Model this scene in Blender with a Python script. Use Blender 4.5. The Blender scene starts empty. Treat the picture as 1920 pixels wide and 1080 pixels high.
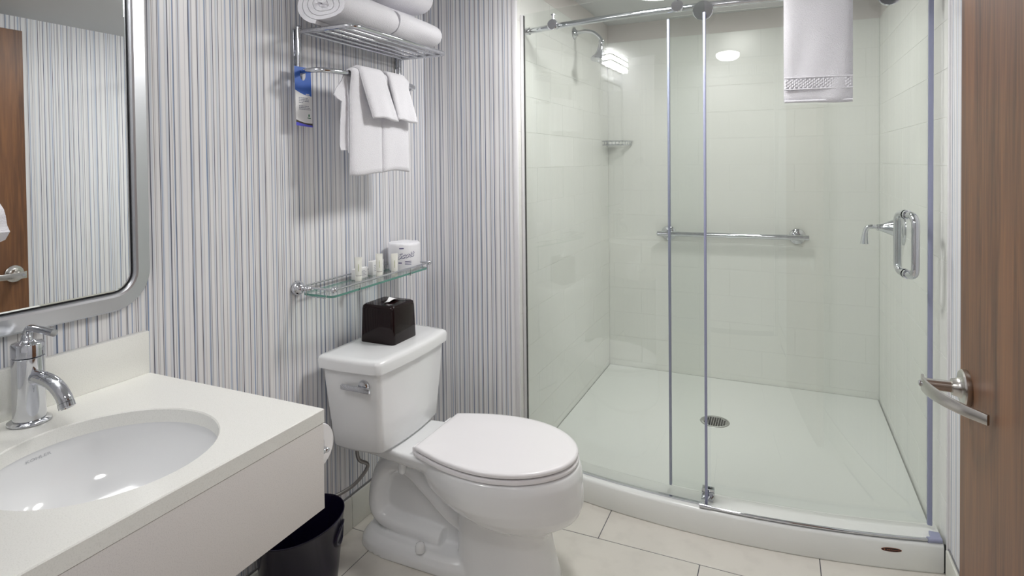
import bpy, bmesh, math, random
from mathutils import Vector, Matrix
random.seed(7)
PI = math.pi
SC = bpy.context.scene
COL = SC.collection

# ------------------------------------------------------------------ camera, world, exposure
CAM_F, CAM_YAW, CAM_PITCH, CAM_ROLL, CAM_CY = 1110.48, 0.425723, 0.0194214, -0.0107274, 325.9
CAM_POS = (1.49889, 0.0, 1.39)
s_, c_ = math.sin(CAM_YAW), math.cos(CAM_YAW)
fw = Vector((-s_*math.cos(CAM_PITCH), c_*math.cos(CAM_PITCH), -math.sin(CAM_PITCH)))
rt = Vector((c_, s_, 0)); up = rt.cross(fw)
r2 = rt*math.cos(CAM_ROLL) + up*math.sin(CAM_ROLL)
u2 = up*math.cos(CAM_ROLL) - rt*math.sin(CAM_ROLL)
cam = bpy.data.objects.new('camera', bpy.data.cameras.new('camera'))
COL.objects.link(cam)
cam.matrix_world = Matrix(((r2.x, u2.x, -fw.x, CAM_POS[0]), (r2.y, u2.y, -fw.y, CAM_POS[1]), (r2.z, u2.z, -fw.z, CAM_POS[2]), (0, 0, 0, 1)))
cam.data.sensor_width = 36.0
cam.data.lens = CAM_F/1920*36
cam.data.shift_y = (CAM_CY-540)/1920
cam.data.clip_start = 0.01
SC.camera = cam

SC.view_settings.view_transform = 'Standard'
SC.view_settings.look = 'None'
SC.view_settings.exposure = 1.12
SC.view_settings.gamma = 1.0
SC.view_settings.use_curve_mapping = False
WORLD_STRENGTH = 0.20          # even light of the corridor coming in through the open doorway
VANITY_EMIT = 13.0
DOME_EMIT = 27.0
NEAR_FILL_EMIT = 12.0
SHOWER_EMIT = 27.0
w = bpy.data.worlds.new('world'); SC.world = w; w.use_nodes = True
w.node_tree.nodes['Background'].inputs[0].default_value = (1.0, 0.97, 0.95, 1)
w.node_tree.nodes['Background'].inputs[1].default_value = WORLD_STRENGTH
try:
    SC.cycles.max_bounces = 14; SC.cycles.diffuse_bounces = 6; SC.cycles.glossy_bounces = 6
    SC.cycles.transparent_max_bounces = 24; SC.cycles.caustics_reflective = False; SC.cycles.caustics_refractive = False
    SC.cycles.sample_clamp_indirect = 6.0
except Exception:
    pass

# ------------------------------------------------------------------ mesh helpers
class MB:
    def __init__(self): self.v = []; self.f = []
    def add(self, vs, fs):
        n = len(self.v); self.v += [tuple(p) for p in vs]; self.f += [tuple(i+n for i in f) for f in fs]; return self
    def box(self, x0, x1, y0, y1, z0, z1, bev=0.0, seg=2):
        bm = bmesh.new()
        bmesh.ops.create_cube(bm, size=1)
        for v in bm.verts:
            v.co = Vector(((x0+x1)/2+v.co.x*(x1-x0), (y0+y1)/2+v.co.y*(y1-y0), (z0+z1)/2+v.co.z*(z1-z0)))
        if bev > 0:
            bmesh.ops.bevel(bm, geom=list(bm.edges), offset=bev, segments=seg, profile=0.5, affect='EDGES')
        return self.bm(bm)
    def bm(self, bm):
        bm.verts.index_update()
        self.add([v.co[:] for v in bm.verts], [[v.index for v in f.verts] for f in bm.faces]); bm.free(); return self
    def loft(self, rings, cap0=True, cap1=True, closed=True, loop=False):
        n = len(rings[0]); vs = [p for r in rings for p in r]; fs = []
        m = len(rings)
        for i in range(m if loop else m-1):
            a = i*n; b = ((i+1) % m)*n
            for j in range(n if closed else n-1):
                k = (j+1) % n
                fs.append((a+j, a+k, b+k, b+j))
        if not loop and cap0: fs.append(tuple(range(n-1, -1, -1)))
        if not loop and cap1: fs.append(tuple((m-1)*n+i for i in range(n)))
        return self.add(vs, fs)
    def tube(self, pts, r, seg=12, closed=False, flat=1.0):
        pts = [Vector(p) for p in pts]; n = len(pts)
        rad = r if isinstance(r, (list, tuple)) else [r]*n
        rings = []; prev = None
        for i, p in enumerate(pts):
            if closed: t = (pts[(i+1) % n]-pts[i-1]).normalized()
            else: t = (pts[min(i+1, n-1)]-pts[max(i-1, 0)]).normalized()
            if prev is None:
                a = Vector((0, 0, 1)) if abs(t.z) < .9 else Vector((1, 0, 0))
                nrm = (a-t*a.dot(t)).normalized()
            else:
                nrm = (prev-t*prev.dot(t)).normalized()
            prev = nrm; bn = t.cross(nrm)
            rings.append([p+nrm*rad[i]*math.cos(2*PI*j/seg)+bn*rad[i]*flat*math.sin(2*PI*j/seg) for j in range(seg)])
        return self.loft(rings, loop=closed)
    def lathe(self, prof, c, axis='Z', seg=32, sx=1.0, sy=1.0):
        """prof: list of (radius, height) along the axis from point c"""
        c = Vector(c)
        A = {'Z': (Vector((1, 0, 0)), Vector((0, 1, 0)), Vector((0, 0, 1))), 'X': (Vector((0, 1, 0)), Vector((0, 0, 1)), Vector((1, 0, 0))),
             '-X': (Vector((0, 1, 0)), Vector((0, 0, 1)), Vector((-1, 0, 0))),
             'Y': (Vector((1, 0, 0)), Vector((0, 0, 1)), Vector((0, 1, 0))), '-Y': (Vector((1, 0, 0)), Vector((0, 0, 1)), Vector((0, -1, 0)))}
        if isinstance(axis, str): a, b, d = A[axis]
        else:
            d = Vector(axis).normalized(); h = Vector((0, 0, 1)) if abs(d.z) < .9 else Vector((1, 0, 0))
            a = d.cross(h).normalized(); b = d.cross(a)
        rings = [[c+d*h+a*max(r, 1e-5)*sx*math.cos(2*PI*j/seg)+b*max(r, 1e-5)*sy*math.sin(2*PI*j/seg) for j in range(seg)] for r, h in prof]
        return self.loft(rings)
    def ball(self, c, r, seg=16, rings=10, s=(1, 1, 1)):
        rs = []
        for i in range(rings+1):
            t = PI*i/rings; rr = max(math.sin(t), 1e-4)
            rs.append([(c[0]+r*s[0]*rr*math.cos(2*PI*j/seg), c[1]+r*s[1]*rr*math.sin(2*PI*j/seg), c[2]-r*s[2]*math.cos(t)) for j in range(seg)])
        return self.loft(rs)

def fix_normals(me):
    bm = bmesh.new(); bm.from_mesh(me)
    bmesh.ops.recalc_face_normals(bm, faces=bm.faces)
    bm.to_mesh(me); bm.free()

def wloc(o):
    p = Vector((0, 0, 0))
    while o is not None:
        p += o.location; o = o.parent
    return p

def build(name, mb, mat, parent=None, smooth=True, angle=38, origin=None, normals=True):
    """one mesh object from world-space vertices"""
    if parent is not None: off = wloc(parent)
    elif origin is not None: off = Vector(origin)
    else:
        xs = [v[0] for v in mb.v]; ys = [v[1] for v in mb.v]; zs = [v[2] for v in mb.v]
        off = Vector(((min(xs)+max(xs))/2, (min(ys)+max(ys))/2, min(zs)))
    me = bpy.data.meshes.new(name)
    me.from_pydata([(v[0]-off.x, v[1]-off.y, v[2]-off.z) for v in mb.v], [], mb.f)
    me.validate()
    if normals: fix_normals(me)
    if smooth:
        me.polygons.foreach_set('use_smooth', [True]*len(me.polygons))
        me.set_sharp_from_angle(angle=math.radians(angle))
    if mat is not None: me.materials.append(mat)
    me.update()
    o = bpy.data.objects.new(name, me); COL.objects.link(o)
    if parent is not None: o.parent = parent
    else: o.location = off
    return o

def thing(name, label, cat, loc, group=None):
    o = bpy.data.objects.new(name, None); COL.objects.link(o); o.location = loc
    o.empty_display_size = .05
    o['label'] = label; o['category'] = cat
    if group: o['group'] = group
    return o

def tag(o, label, cat, group=None, kind=None):
    o['label'] = label; o['category'] = cat
    if group: o['group'] = group
    if kind: o['kind'] = kind
    return o

def struct(name, mb, mat, **k):
    o = build(name, mb, mat, origin=(0, 0, 0), **k); o['kind'] = 'structure'; return o

def lab(o, label): o['label'] = label; return o

def copy_tree(src, d, label=None, group=None):
    c = src.copy(); COL.objects.link(c); c.location = src.location+Vector(d)
    if label: c['label'] = label
    if group: c['group'] = group
    for ch in list(src.children):
        k = ch.copy(); COL.objects.link(k); k.parent = c
        for g in list(ch.children):
            q = g.copy(); COL.objects.link(q); q.parent = k
    return c

def spline(pts, n, closed=False):
    P = [Vector(p) for p in pts]; m = len(P); out = []
    segs = m if closed else m-1
    for i in range(segs):
        p0 = P[(i-1) % m] if closed or i > 0 else P[0]*2-P[1]
        p1 = P[i]; p2 = P[(i+1) % m]
        p3 = P[(i+2) % m] if closed or i+2 < m else P[m-1]*2-P[m-2]
        for j in range(n):
            t = j/n
            out.append(.5*((2*p1)+(p2-p0)*t+(2*p0-5*p1+4*p2-p3)*t*t+(3*p1-p0-3*p2+p3)*t*t*t))
    if not closed: out.append(P[-1])
    return out

def rrect(x0, x1, y0, y1, r, n=6):
    """rounded rectangle outline, counter clockwise, list of (x, y)"""
    out = []
    for cx, cy, a in ((x1-r, y1-r, 0), (x0+r, y1-r, PI/2), (x0+r, y0+r, PI), (x1-r, y0+r, 1.5*PI)):
        for i in range(n+1):
            t = a+PI/2*i/n; out.append((cx+r*math.cos(t), cy+r*math.sin(t)))
    return out

_text_cache = {}
def text_geo(s, size, shear=0.0, offset=0.0):
    cu = bpy.data.curves.new('txt', 'FONT'); cu.body = s; cu.size = size; cu.shear = shear; cu.offset = offset
    cu.align_x = 'CENTER'; cu.align_y = 'CENTER'; cu.resolution_u = 4
    ob = bpy.data.objects.new('txt', cu); COL.objects.link(ob)
    dg = bpy.context.evaluated_depsgraph_get(); dg.update()
    ev = ob.evaluated_get(dg); me = ev.to_mesh()
    vs = [v.co.copy() for v in me.vertices]; fs = [tuple(p.vertices) for p in me.polygons]
    ev.to_mesh_clear(); bpy.data.objects.remove(ob); bpy.data.curves.remove(cu)
    return vs, fs

# ------------------------------------------------------------------ materials
def lin(c): return tuple(((x/255)/12.92 if x/255 <= .04045 else ((x/255+.055)/1.055)**2.4) for x in c)
def mat(name, rgb, rough=.5, metal=0.0, spec=.5, coat=0.0, bump=None, srgb=True):
    m = bpy.data.materials.new(name); m.use_nodes = True
    b = m.node_tree.nodes['Principled BSDF']
    col = lin(rgb) if srgb else rgb
    b.inputs['Base Color'].default_value = (*col, 1); b.inputs['Roughness'].default_value = rough
    b.inputs['Metallic'].default_value = metal; b.inputs['Specular IOR Level'].default_value = spec
    b.inputs['Coat Weight'].default_value = coat
    nt = m.node_tree
    if bump:
        sc, st, dist = bump
        tc = nt.nodes.new('ShaderNodeNewGeometry'); n = nt.nodes.new('ShaderNodeTexNoise'); n.inputs['Scale'].default_value = sc
        n.inputs['Detail'].default_value = 3
        nt.links.new(tc.outputs['Position'], n.inputs['Vector'])
        bp = nt.nodes.new('ShaderNodeBump'); bp.inputs['Strength'].default_value = st; bp.inputs['Distance'].default_value = dist
        nt.links.new(n.outputs['Fac'], bp.inputs['Height']); nt.links.new(bp.outputs['Normal'], b.inputs['Normal'])
    return m

def math_node(nt, op, a, b=None, c=None, clamp=False):
    n = nt.nodes.new('ShaderNodeMath'); n.operation = op; n.use_clamp = clamp
    for i, x in enumerate((a, b, c)):
        if x is None: continue
        if isinstance(x, (int, float)): n.inputs[i].default_value = x
        else: nt.links.new(x, n.inputs[i])
    return n.outputs[0]

def mix_col(nt, fac, a, b):
    n = nt.nodes.new('ShaderNodeMix'); n.data_type = 'RGBA'
    if isinstance(fac, (int, float)): n.inputs[0].default_value = fac
    else: nt.links.new(fac, n.inputs[0])
    for i, x in ((6, a), (7, b)):
        if isinstance(x, tuple): n.inputs[i].default_value = (*x, 1)
        else: nt.links.new(x, n.inputs[i])
    return n.outputs[2]

def wallpaper():
    """off-white paper with hand-drawn thin vertical lines in navy, light blue and taupe"""
    m = bpy.data.materials.new('striped_wallpaper'); m.use_nodes = True; nt = m.node_tree
    b = nt.nodes['Principled BSDF']; b.inputs['Roughness'].default_value = .62; b.inputs['Specular IOR Level'].default_value = .25
    g = nt.nodes.new('ShaderNodeNewGeometry'); sp = nt.nodes.new('ShaderNodeSeparateXYZ'); nt.links.new(g.outputs['Position'], sp.inputs[0])
    u0 = math_node(nt, 'ADD', sp.outputs[0], sp.outputs[1])
    cur = lin((236, 235, 236))
    def layer(p, wd, soft, color, amount, seed, wob, jit, sparse=0.0):
        nonlocal cur
        # slow sideways wander of the line along its height, different for each line
        cv = nt.nodes.new('ShaderNodeCombineXYZ')
        cell0 = math_node(nt, 'FLOOR', math_node(nt, 'DIVIDE', u0, p))
        nt.links.new(math_node(nt, 'MULTIPLY', cell0, 7.31), cv.inputs[0])
        nt.links.new(math_node(nt, 'MULTIPLY', sp.outputs[2], 2.2), cv.inputs[1]); cv.inputs[2].default_value = seed
        nz = nt.nodes.new('ShaderNodeTexNoise'); nz.inputs['Scale'].default_value = 1.0; nz.inputs['Detail'].default_value = 2
        nt.links.new(cv.outputs[0], nz.inputs['Vector'])
        wn = nt.nodes.new('ShaderNodeTexWhiteNoise'); wn.noise_dimensions = '2D'
        c2 = nt.nodes.new('ShaderNodeCombineXYZ'); nt.links.new(cell0, c2.inputs[0]); c2.inputs[1].default_value = seed*3.7
        nt.links.new(c2.outputs[0], wn.inputs['Vector'])
        sepc = nt.nodes.new('ShaderNodeSeparateColor'); nt.links.new(wn.outputs['Color'], sepc.inputs[0])
        fr = math_node(nt, 'SUBTRACT', math_node(nt, 'DIVIDE', u0, p), cell0)
        ctr = math_node(nt, 'ADD', .5, math_node(nt, 'MULTIPLY', math_node(nt, 'SUBTRACT', sepc.outputs[0], .5), jit))
        ctr = math_node(nt, 'ADD', ctr, math_node(nt, 'MULTIPLY', math_node(nt, 'SUBTRACT', nz.outputs['Fac'], .5), wob/p))
        d = math_node(nt, 'MULTIPLY', math_node(nt, 'ABSOLUTE', math_node(nt, 'SUBTRACT', fr, ctr)), p)
        half = math_node(nt, 'MULTIPLY', wd*.5, math_node(nt, 'ADD', .45, math_node(nt, 'MULTIPLY', sepc.outputs[1], 1.1)))
        e = math_node(nt, 'SUBTRACT', 1.0, math_node(nt, 'DIVIDE', math_node(nt, 'SUBTRACT', d, half), soft), clamp=True)
        # pressure of the brush along the line
        cv2 = nt.nodes.new('ShaderNodeCombineXYZ'); nt.links.new(math_node(nt, 'MULTIPLY', cell0, 3.17), cv2.inputs[0])
        nt.links.new(math_node(nt, 'MULTIPLY', sp.outputs[2], 6.0), cv2.inputs[1]); cv2.inputs[2].default_value = seed+9
        n2 = nt.nodes.new('ShaderNodeTexNoise'); n2.inputs['Scale'].default_value = 1.0; n2.inputs['Detail'].default_value = 3
        nt.links.new(cv2.outputs[0], n2.inputs['Vector'])
        a = math_node(nt, 'MULTIPLY', e, math_node(nt, 'ADD', .45, math_node(nt, 'MULTIPLY', n2.outputs['Fac'], 1.0)))
        if sparse > 0: a = math_node(nt, 'MULTIPLY', a, math_node(nt, 'GREATER_THAN', sepc.outputs[2], sparse))
        a = math_node(nt, 'MULTIPLY', a, amount, clamp=True)
        cur = mix_col(nt, a, cur, color)
    layer(.0235, .0030, .0024, lin((194, 204, 218)), .50, 1.3, .005, .85)
    layer(.0160, .0010, .0010, lin((186, 186, 192)), .60, 8.1, .003, .8)
    layer(.0470, .0020, .0012, lin((130, 152, 186)), .80, 5.2, .006, .8)
    layer(.0330, .0009, .0008, lin((134, 126, 128)), .75, 2.9, .0015, .7, .1)
    layer(.0235, .0014, .0008, lin((54, 60, 84)), .88, 4.4, .0030, .36, .04)
    nt.links.new(cur, b.inputs['Base Color'])
    return m

def terry(name='white_terry', rgb=(238, 237, 241)):
    m = bpy.data.materials.new(name); m.use_nodes = True; nt = m.node_tree
    b = nt.nodes['Principled BSDF']; b.inputs['Roughness'].default_value = .95; b.inputs['Specular IOR Level'].default_value = .1
    b.inputs['Sheen Weight'].default_value = .25; b.inputs['Sheen Roughness'].default_value = .5
    g = nt.nodes.new('ShaderNodeNewGeometry')
    n = nt.nodes.new('ShaderNodeTexNoise'); n.inputs['Scale'].default_value = 260; n.inputs['Detail'].default_value = 4
    v = nt.nodes.new('ShaderNodeTexVoronoi'); v.inputs['Scale'].default_value = 330
    mp = nt.nodes.new('ShaderNodeMapping'); mp.inputs['Scale'].default_value = (1, 1, 1.6)
    nt.links.new(g.outputs['Position'], mp.inputs[0])
    nt.links.new(mp.outputs[0], n.inputs['Vector']); nt.links.new(mp.outputs[0], v.inputs['Vector'])
    h = math_node(nt, 'ADD', n.outputs['Fac'], math_node(nt, 'MULTIPLY', v.outputs['Distance'], -.6))
    bp = nt.nodes.new('ShaderNodeBump'); bp.inputs['Strength'].default_value = .55; bp.inputs['Distance'].default_value = .003
    nt.links.new(h, bp.inputs['Height']); nt.links.new(bp.outputs[0], b.inputs['Normal'])
    c = mix_col(nt, math_node(nt, 'MULTIPLY', n.outputs['Fac'], .5, clamp=True), lin(rgb), lin((222, 222, 230)))
    nt.links.new(c, b.inputs['Base Color'])
    return m

def wood(name, a, bcol, ccol, scale=(9, 9, .55)):
    m = bpy.data.materials.new(name); m.use_nodes = True; nt = m.node_tree
    b = nt.nodes['Principled BSDF']; b.inputs['Roughness'].default_value = .42; b.inputs['Specular IOR Level'].default_value = .32
    g = nt.nodes.new('ShaderNodeNewGeometry'); mp = nt.nodes.new('ShaderNodeMapping'); mp.inputs['Scale'].default_value = scale
    nt.links.new(g.outputs['Position'], mp.inputs[0])
    n1 = nt.nodes.new('ShaderNodeTexNoise'); n1.inputs['Scale'].default_value = 1.6; n1.inputs['Detail'].default_value = 6; n1.inputs['Distortion'].default_value = .6
    n2 = nt.nodes.new('ShaderNodeTexNoise'); n2.inputs['Scale'].default_value = 11; n2.inputs['Detail'].default_value = 5
    nt.links.new(mp.outputs[0], n1.inputs[0]); nt.links.new(mp.outputs[0], n2.inputs[0])
    r1 = nt.nodes.new('ShaderNodeMapRange'); r1.inputs[1].default_value = .32; r1.inputs[2].default_value = .68; nt.links.new(n1.outputs['Fac'], r1.inputs[0])
    r2_ = nt.nodes.new('ShaderNodeMapRange'); r2_.inputs[1].default_value = .42; r2_.inputs[2].default_value = .72; nt.links.new(n2.outputs['Fac'], r2_.inputs[0])
    c = mix_col(nt, r1.outputs[0], lin(a), lin(bcol))
    c = mix_col(nt, math_node(nt, 'MULTIPLY', r2_.outputs[0], .55), c, lin(ccol))
    nt.links.new(c, b.inputs['Base Color'])
    return m

def speckle(name, base, dark, amt=.5, rough=.28, scale=420, spec=.5):
    m = bpy.data.materials.new(name); m.use_nodes = True; nt = m.node_tree
    b = nt.nodes['Principled BSDF']; b.inputs['Roughness'].default_value = rough; b.inputs['Specular IOR Level'].default_value = spec
    g = nt.nodes.new('ShaderNodeNewGeometry'); n = nt.nodes.new('ShaderNodeTexNoise'); n.inputs['Scale'].default_value = scale; n.inputs['Detail'].default_value = 4
    nt.links.new(g.outputs['Position'], n.inputs[0])
    r = nt.nodes.new('ShaderNodeMapRange'); r.inputs[1].default_value = .5; r.inputs[2].default_value = .78; nt.links.new(n.outputs['Fac'], r.inputs[0])
    nt.links.new(mix_col(nt, math_node(nt, 'MULTIPLY', r.outputs[0], amt), lin(base), lin(dark)), b.inputs['Base Color'])
    return m

def pane_glass(name, tint, refl=1.0):
    """clear pane: tinted straight-through light plus a fresnel-weighted mirror reflection on each face"""
    m = bpy.data.materials.new(name); m.use_nodes = True; nt = m.node_tree
    nt.nodes.remove(nt.nodes['Principled BSDF']); out = nt.nodes['Material Output']
    t = nt.nodes.new('ShaderNodeBsdfTransparent'); t.inputs[0].default_value = (*tint, 1)
    gl = nt.nodes.new('ShaderNodeBsdfGlossy'); gl.inputs['Roughness'].default_value = 0.0; gl.inputs[0].default_value = (1, 1, 1, 1)
    lw = nt.nodes.new('ShaderNodeLayerWeight'); lw.inputs[0].default_value = .5
    f = math_node(nt, 'ADD', .045*refl, math_node(nt, 'MULTIPLY', math_node(nt, 'POWER', lw.outputs['Facing'], 5.0), .9), clamp=True)
    mx = nt.nodes.new('ShaderNodeMixShader'); nt.links.new(f, mx.inputs[0]); nt.links.new(t.outputs[0], mx.inputs[1]); nt.links.new(gl.outputs[0], mx.inputs[2])
    nt.links.new(mx.outputs[0], out.inputs[0])
    return m

def emit(name, col, st):
    m = bpy.data.materials.new(name); m.use_nodes = True; nt = m.node_tree
    nt.nodes.remove(nt.nodes['Principled BSDF'])
    e = nt.nodes.new('ShaderNodeEmission'); e.inputs[0].default_value = (*col, 1); e.inputs[1].default_value = st
    nt.links.new(e.outputs[0], nt.nodes['Material Output'].inputs[0]); return m

M = {}
M['paper'] = wallpaper()
M['terry'] = terry()
M['chrome'] = mat('chrome', (0.64, 0.65, 0.68), .05, 1.0, srgb=False)
M['satin'] = mat('satin_nickel', (0.60, 0.58, 0.55), .27, 1.0, srgb=False)
M['silver_frame'] = mat('brushed_silver', (0.62, 0.63, 0.66), .36, 1.0, srgb=False, bump=(300, .05, .001))
M['mirror'] = mat('mirror_silvering', (0.90, 0.92, 0.92), .0, 1.0, srgb=False)
M['porcelain'] = mat('white_vitreous_china', (236, 237, 238), .09, spec=.55, coat=.3)
M['seat'] = mat('white_seat_plastic', (240, 238, 240), .22)
M['plastic'] = mat('white_plastic', (235, 236, 232), .3)
M['tray'] = mat('white_acrylic_tray', (236, 238, 236), .22)
M['quartz'] = speckle('white_quartz', (240, 240, 235), (206, 206, 200), .45, .22, 520)
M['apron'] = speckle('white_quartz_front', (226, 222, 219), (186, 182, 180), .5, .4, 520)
M['floor_tile'] = speckle('beige_floor_tile', (218, 214, 206), (198, 194, 186), .5, .38, 14)
M['grout_dark'] = mat('dark_grey_grout', (98, 98, 104), .9)
M['wall_tile'] = mat('white_wall_tile', (232, 233, 229), .26)
M['grout_pale'] = mat('pale_grout', (224, 225, 221), .8)
M['base_tile'] = mat('white_base_tile', (222, 222, 214), .3)
M['caulk'] = mat('grey_caulk', (128, 127, 130), .8)
M['ceiling'] = mat('ceiling_paint', (204, 205, 206), .9, spec=.2)
M['paint'] = mat('off_white_paint', (216, 211, 208), .8, spec=.2)
M['trim'] = mat('white_trim', (226, 225, 228), .5)
M['door_wood'] = wood('walnut_veneer', (128, 90, 64), (82, 57, 44), (148, 104, 68))
M['dark_box'] = mat('dark_brown_lacquer', (24, 9, 11), .04, spec=.28)
M['gap_shade'] = mat('dark_gap_shade', (14, 12, 16), .5)
M['bin'] = mat('navy_plastic', (15, 11, 32), .18, spec=.25)
M['black'] = mat('black_rubber', (18, 18, 22), .5)
M['hose'] = mat('braided_steel', (0.30, 0.29, 0.28), .35, 1.0, srgb=False, bump=(900, .6, .001))
M['shower_glass'] = pane_glass('shower_glass', (0.958, 0.971, 0.962))
M['shelf_glass'] = pane_glass('shelf_glass', (0.93, 0.965, 0.95))
M['glass_edge'] = mat('green_glass_edge', (96, 146, 134), .1)
M['seal'] = mat('translucent_vinyl_seal', (158, 162, 190), .45)
M['paper_white'] = mat('white_tissue', (244, 243, 244), .9)
M['wrap'] = mat('toilet_roll_wrapper', (238, 238, 242), .45, bump=(120, .2, .002))
M['navy_ink'] = mat('navy_print', (44, 36, 110), .5)
M['blue_ink'] = mat('blue_print', (62, 104, 190), .45)
M['card'] = mat('white_card', (230, 230, 230), .5)
M['grey_ink'] = mat('grey_print', (120, 122, 140), .6)
M['faint_ink'] = mat('faint_grey_print', (182, 184, 188), .5)
M['green_ink'] = mat('green_print', (48, 120, 80), .6)
M['violet_ink'] = mat('violet_print', (84, 84, 200), .5)
M['olive_ink'] = mat('olive_print', (168, 176, 120), .6)
M['brown_ink'] = mat('brown_print', (70, 60, 52), .5)
M['bottle'] = mat('ivory_tube', (240, 240, 232), .3)
M['badge'] = mat('badge_black', (26, 10, 12), .25)
M['gold'] = mat('badge_copper', (150, 92, 70), .3, .6)
M['lamp_glass'] = emit('lit_lamp_glass', (1.0, 0.985, 0.96), VANITY_EMIT)
M['dome_glass'] = emit('lit_dome_glass', (1.0, 0.985, 0.97), DOME_EMIT)
M['near_fill_glass'] = emit('lit_near_fill_glass', (1.0, 0.985, 0.97), NEAR_FILL_EMIT)
M['shower_lens'] = emit('lit_shower_lens', (1.0, 0.985, 0.95), SHOWER_EMIT)
M['dark_wire'] = mat('dark_lamp_wire', (46, 46, 48), .5)
M['drain'] = mat('drain_steel', (0.42, 0.42, 0.41), .35, 1.0, srgb=False)

# ------------------------------------------------------------------ room shell
HC = 2.283; HR = 2.142; YS = 2.33; YB = 3.842; XL = 0.46; XR = 2.0
def arcY(x, ymid, R=2.75, xc=1.23): return ymid+R-math.sqrt(R*R-(x-xc)**2)

floor = struct('floor', MB().box(-.1, 2.1, -.45, 2.6, -.06, -.0015), M['grout_dark'], smooth=False)
ceil = MB().box(-.1, 2.1, -.45, YS+.012, HR, HC+.08).box(-.1, 2.1, YS+.012, YB+.1, HC, HC+.08)
struct('ceiling', ceil, M['ceiling'], smooth=False)
wl = struct('wall_left', MB().box(-.1, 0, -.3, YS+.1, 0, HR), M['paper'], smooth=False)
struct('wall_far', MB().box(-.1, XL-.011, YS, YB+.1, 0, HC-.001), M['paper'], smooth=False)
wr = struct('wall_right', MB().box(XR, XR+.1, -.3, YS+.012, 0, HR), M['paper'], smooth=False)
near = MB().box(-.1, 1.0, -.4, -.3, 0, HR).box(1.95, 2.1, -.4, -.3, 0, HR).box(1.0, 1.95, -.4, -.3, 2.06, HR)
near.box(0, .45, -.3, .40, 0, HR)
struct('wall_near', near, M['paper'], smooth=False)
wsl = struct('wall_shower_left', MB().box(XL-.011, XL-.0012, YS+.004, YB, 0, HC), M['grout_pale'], smooth=False)
wsb = struct('wall_shower_back', MB().box(XL-.1, XR+.1, YB+.0012, YB+.1, 0, HC), M['grout_pale'], smooth=False)
wsr = struct('wall_shower_right', MB().box(XR+.0012, XR+.1, YS+.012, YB+.004, 0, HC), M['grout_pale'], smooth=False)

# tiles: one shared mesh per size and facing
_tiles = {}
def tile_mesh(facing, a, b, th, g, m):
    key = (facing, round(a, 4), round(b, 4), m.name)
    if key in _tiles: return _tiles[key]
    c = .0006 if facing != 'Z' else .0012
    lo = [(0, 0), (a, 0), (a, b), (0, b)]; hi = [(c, c), (a-c, c), (a-c, b-c), (c, b-c)]
    vs = [(p[0], p[1], 0) for p in lo]+[(p[0], p[1], th-c*.6) for p in lo]+[(p[0], p[1], th) for p in hi]
    fs = [(0, 1, 5, 4), (1, 2, 6, 5), (2, 3, 7, 6), (3, 0, 4, 7), (4, 5, 9, 8), (5, 6, 10, 9), (6, 7, 11, 10), (7, 4, 8, 11), (8, 9, 10, 11)]
    f = {'Z': lambda p: (p[0], p[1], p[2]), '-Y': lambda p: (p[0], -p[2], p[1]), 'X': lambda p: (p[2], p[0], p[1]), '-X': lambda p: (-p[2], p[0], p[1])}[facing]
    me = bpy.data.meshes.new('tile'); me.from_pydata([f(p) for p in vs], [], fs); fix_normals(me); me.materials.append(m)
    _tiles[key] = me; return me
def tile(parent, facing, loc, a, b, m, th=.004, g=.002):
    o = bpy.data.objects.new('tile', tile_mesh(facing, a, b, th, g, m)); COL.objects.link(o); o.parent = parent; o.location = loc

# floor tiles, running bond
PY, PX = .3125, .737; GW = .0032
for k in range(-8, 2):
    y0 = 2.0915+k*PY; y1 = y0+PY
    y0 = max(y0, -.3); y1 = min(y1, 2.5)
    if y1-y0 < .03: continue
    off = .8835 if k % 2 == 0 else 1.2435
    x = off-2*PX
    while x < XR:
        a = max(x, 0.0); b = min(x+PX, XR)
        if b-a > .02: tile(floor, 'Z', (a+GW/2, y0+GW/2, -.0045), b-a-GW, y1-y0-GW, M['floor_tile'], th=.0045)
        x += PX
# shower wall tiles, running bond rows of 0.161
RH, RL, SG = .161, .36, .0013
TOP = 2.168
def wall_rows(parent, facing, u0, u1, ref, place):
    r = 0; z = TOP
    while z > .05:
        zl = max(z-RH, .036)
        off = ref+(RL/2 if r % 2 == 0 else 0)
        u = off-math.ceil((off-u0)/RL)*RL
        while u < u1:
            a = max(u, u0); b = min(u+RL, u1)
            if b-a > .012: tile(parent, facing, place(a+SG/2, zl+SG/2), b-a-SG, z-zl-SG, M['wall_tile'])
            u += RL
        z -= RH; r += 1
wall_rows(wsb, '-Y', XL, XR, 1.215, lambda u, z: (u, YB+.004, z))
wall_rows(wsl, 'X', YS+.012, YB, 3.30, lambda u, z: (XL-.004, u, z))
wall_rows(wsr, '-X', YS+.012, YB, 2.62, lambda u, z: (XR+.004, u, z))
# painted band above the tiles
pb = build('painted_band', MB().box(XL-.004, XL-.0006, YS+.012, YB, TOP+.001, HC), M['paint'], parent=wsl, smooth=False)
pb = build('painted_band', MB().box(XL, XR, YB+.0006, YB+.004, TOP+.001, HC), M['paint'], parent=wsb, smooth=False)
pb = build('painted_band', MB().box(XR+.0006, XR+.004, YS+.012, YB, TOP+.001, HC), M['paint'], parent=wsr, smooth=False)

struct('trim_1', MB().box(XL-.011, XL+.010, YS-.004, YS+.013, 0.0, HR, .003), M['trim'])
struct('trim_2', MB().box(XR-.006, XR+.002, YS-.004, YS+.0125, 0.0, HR, .002), M['trim'])
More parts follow.
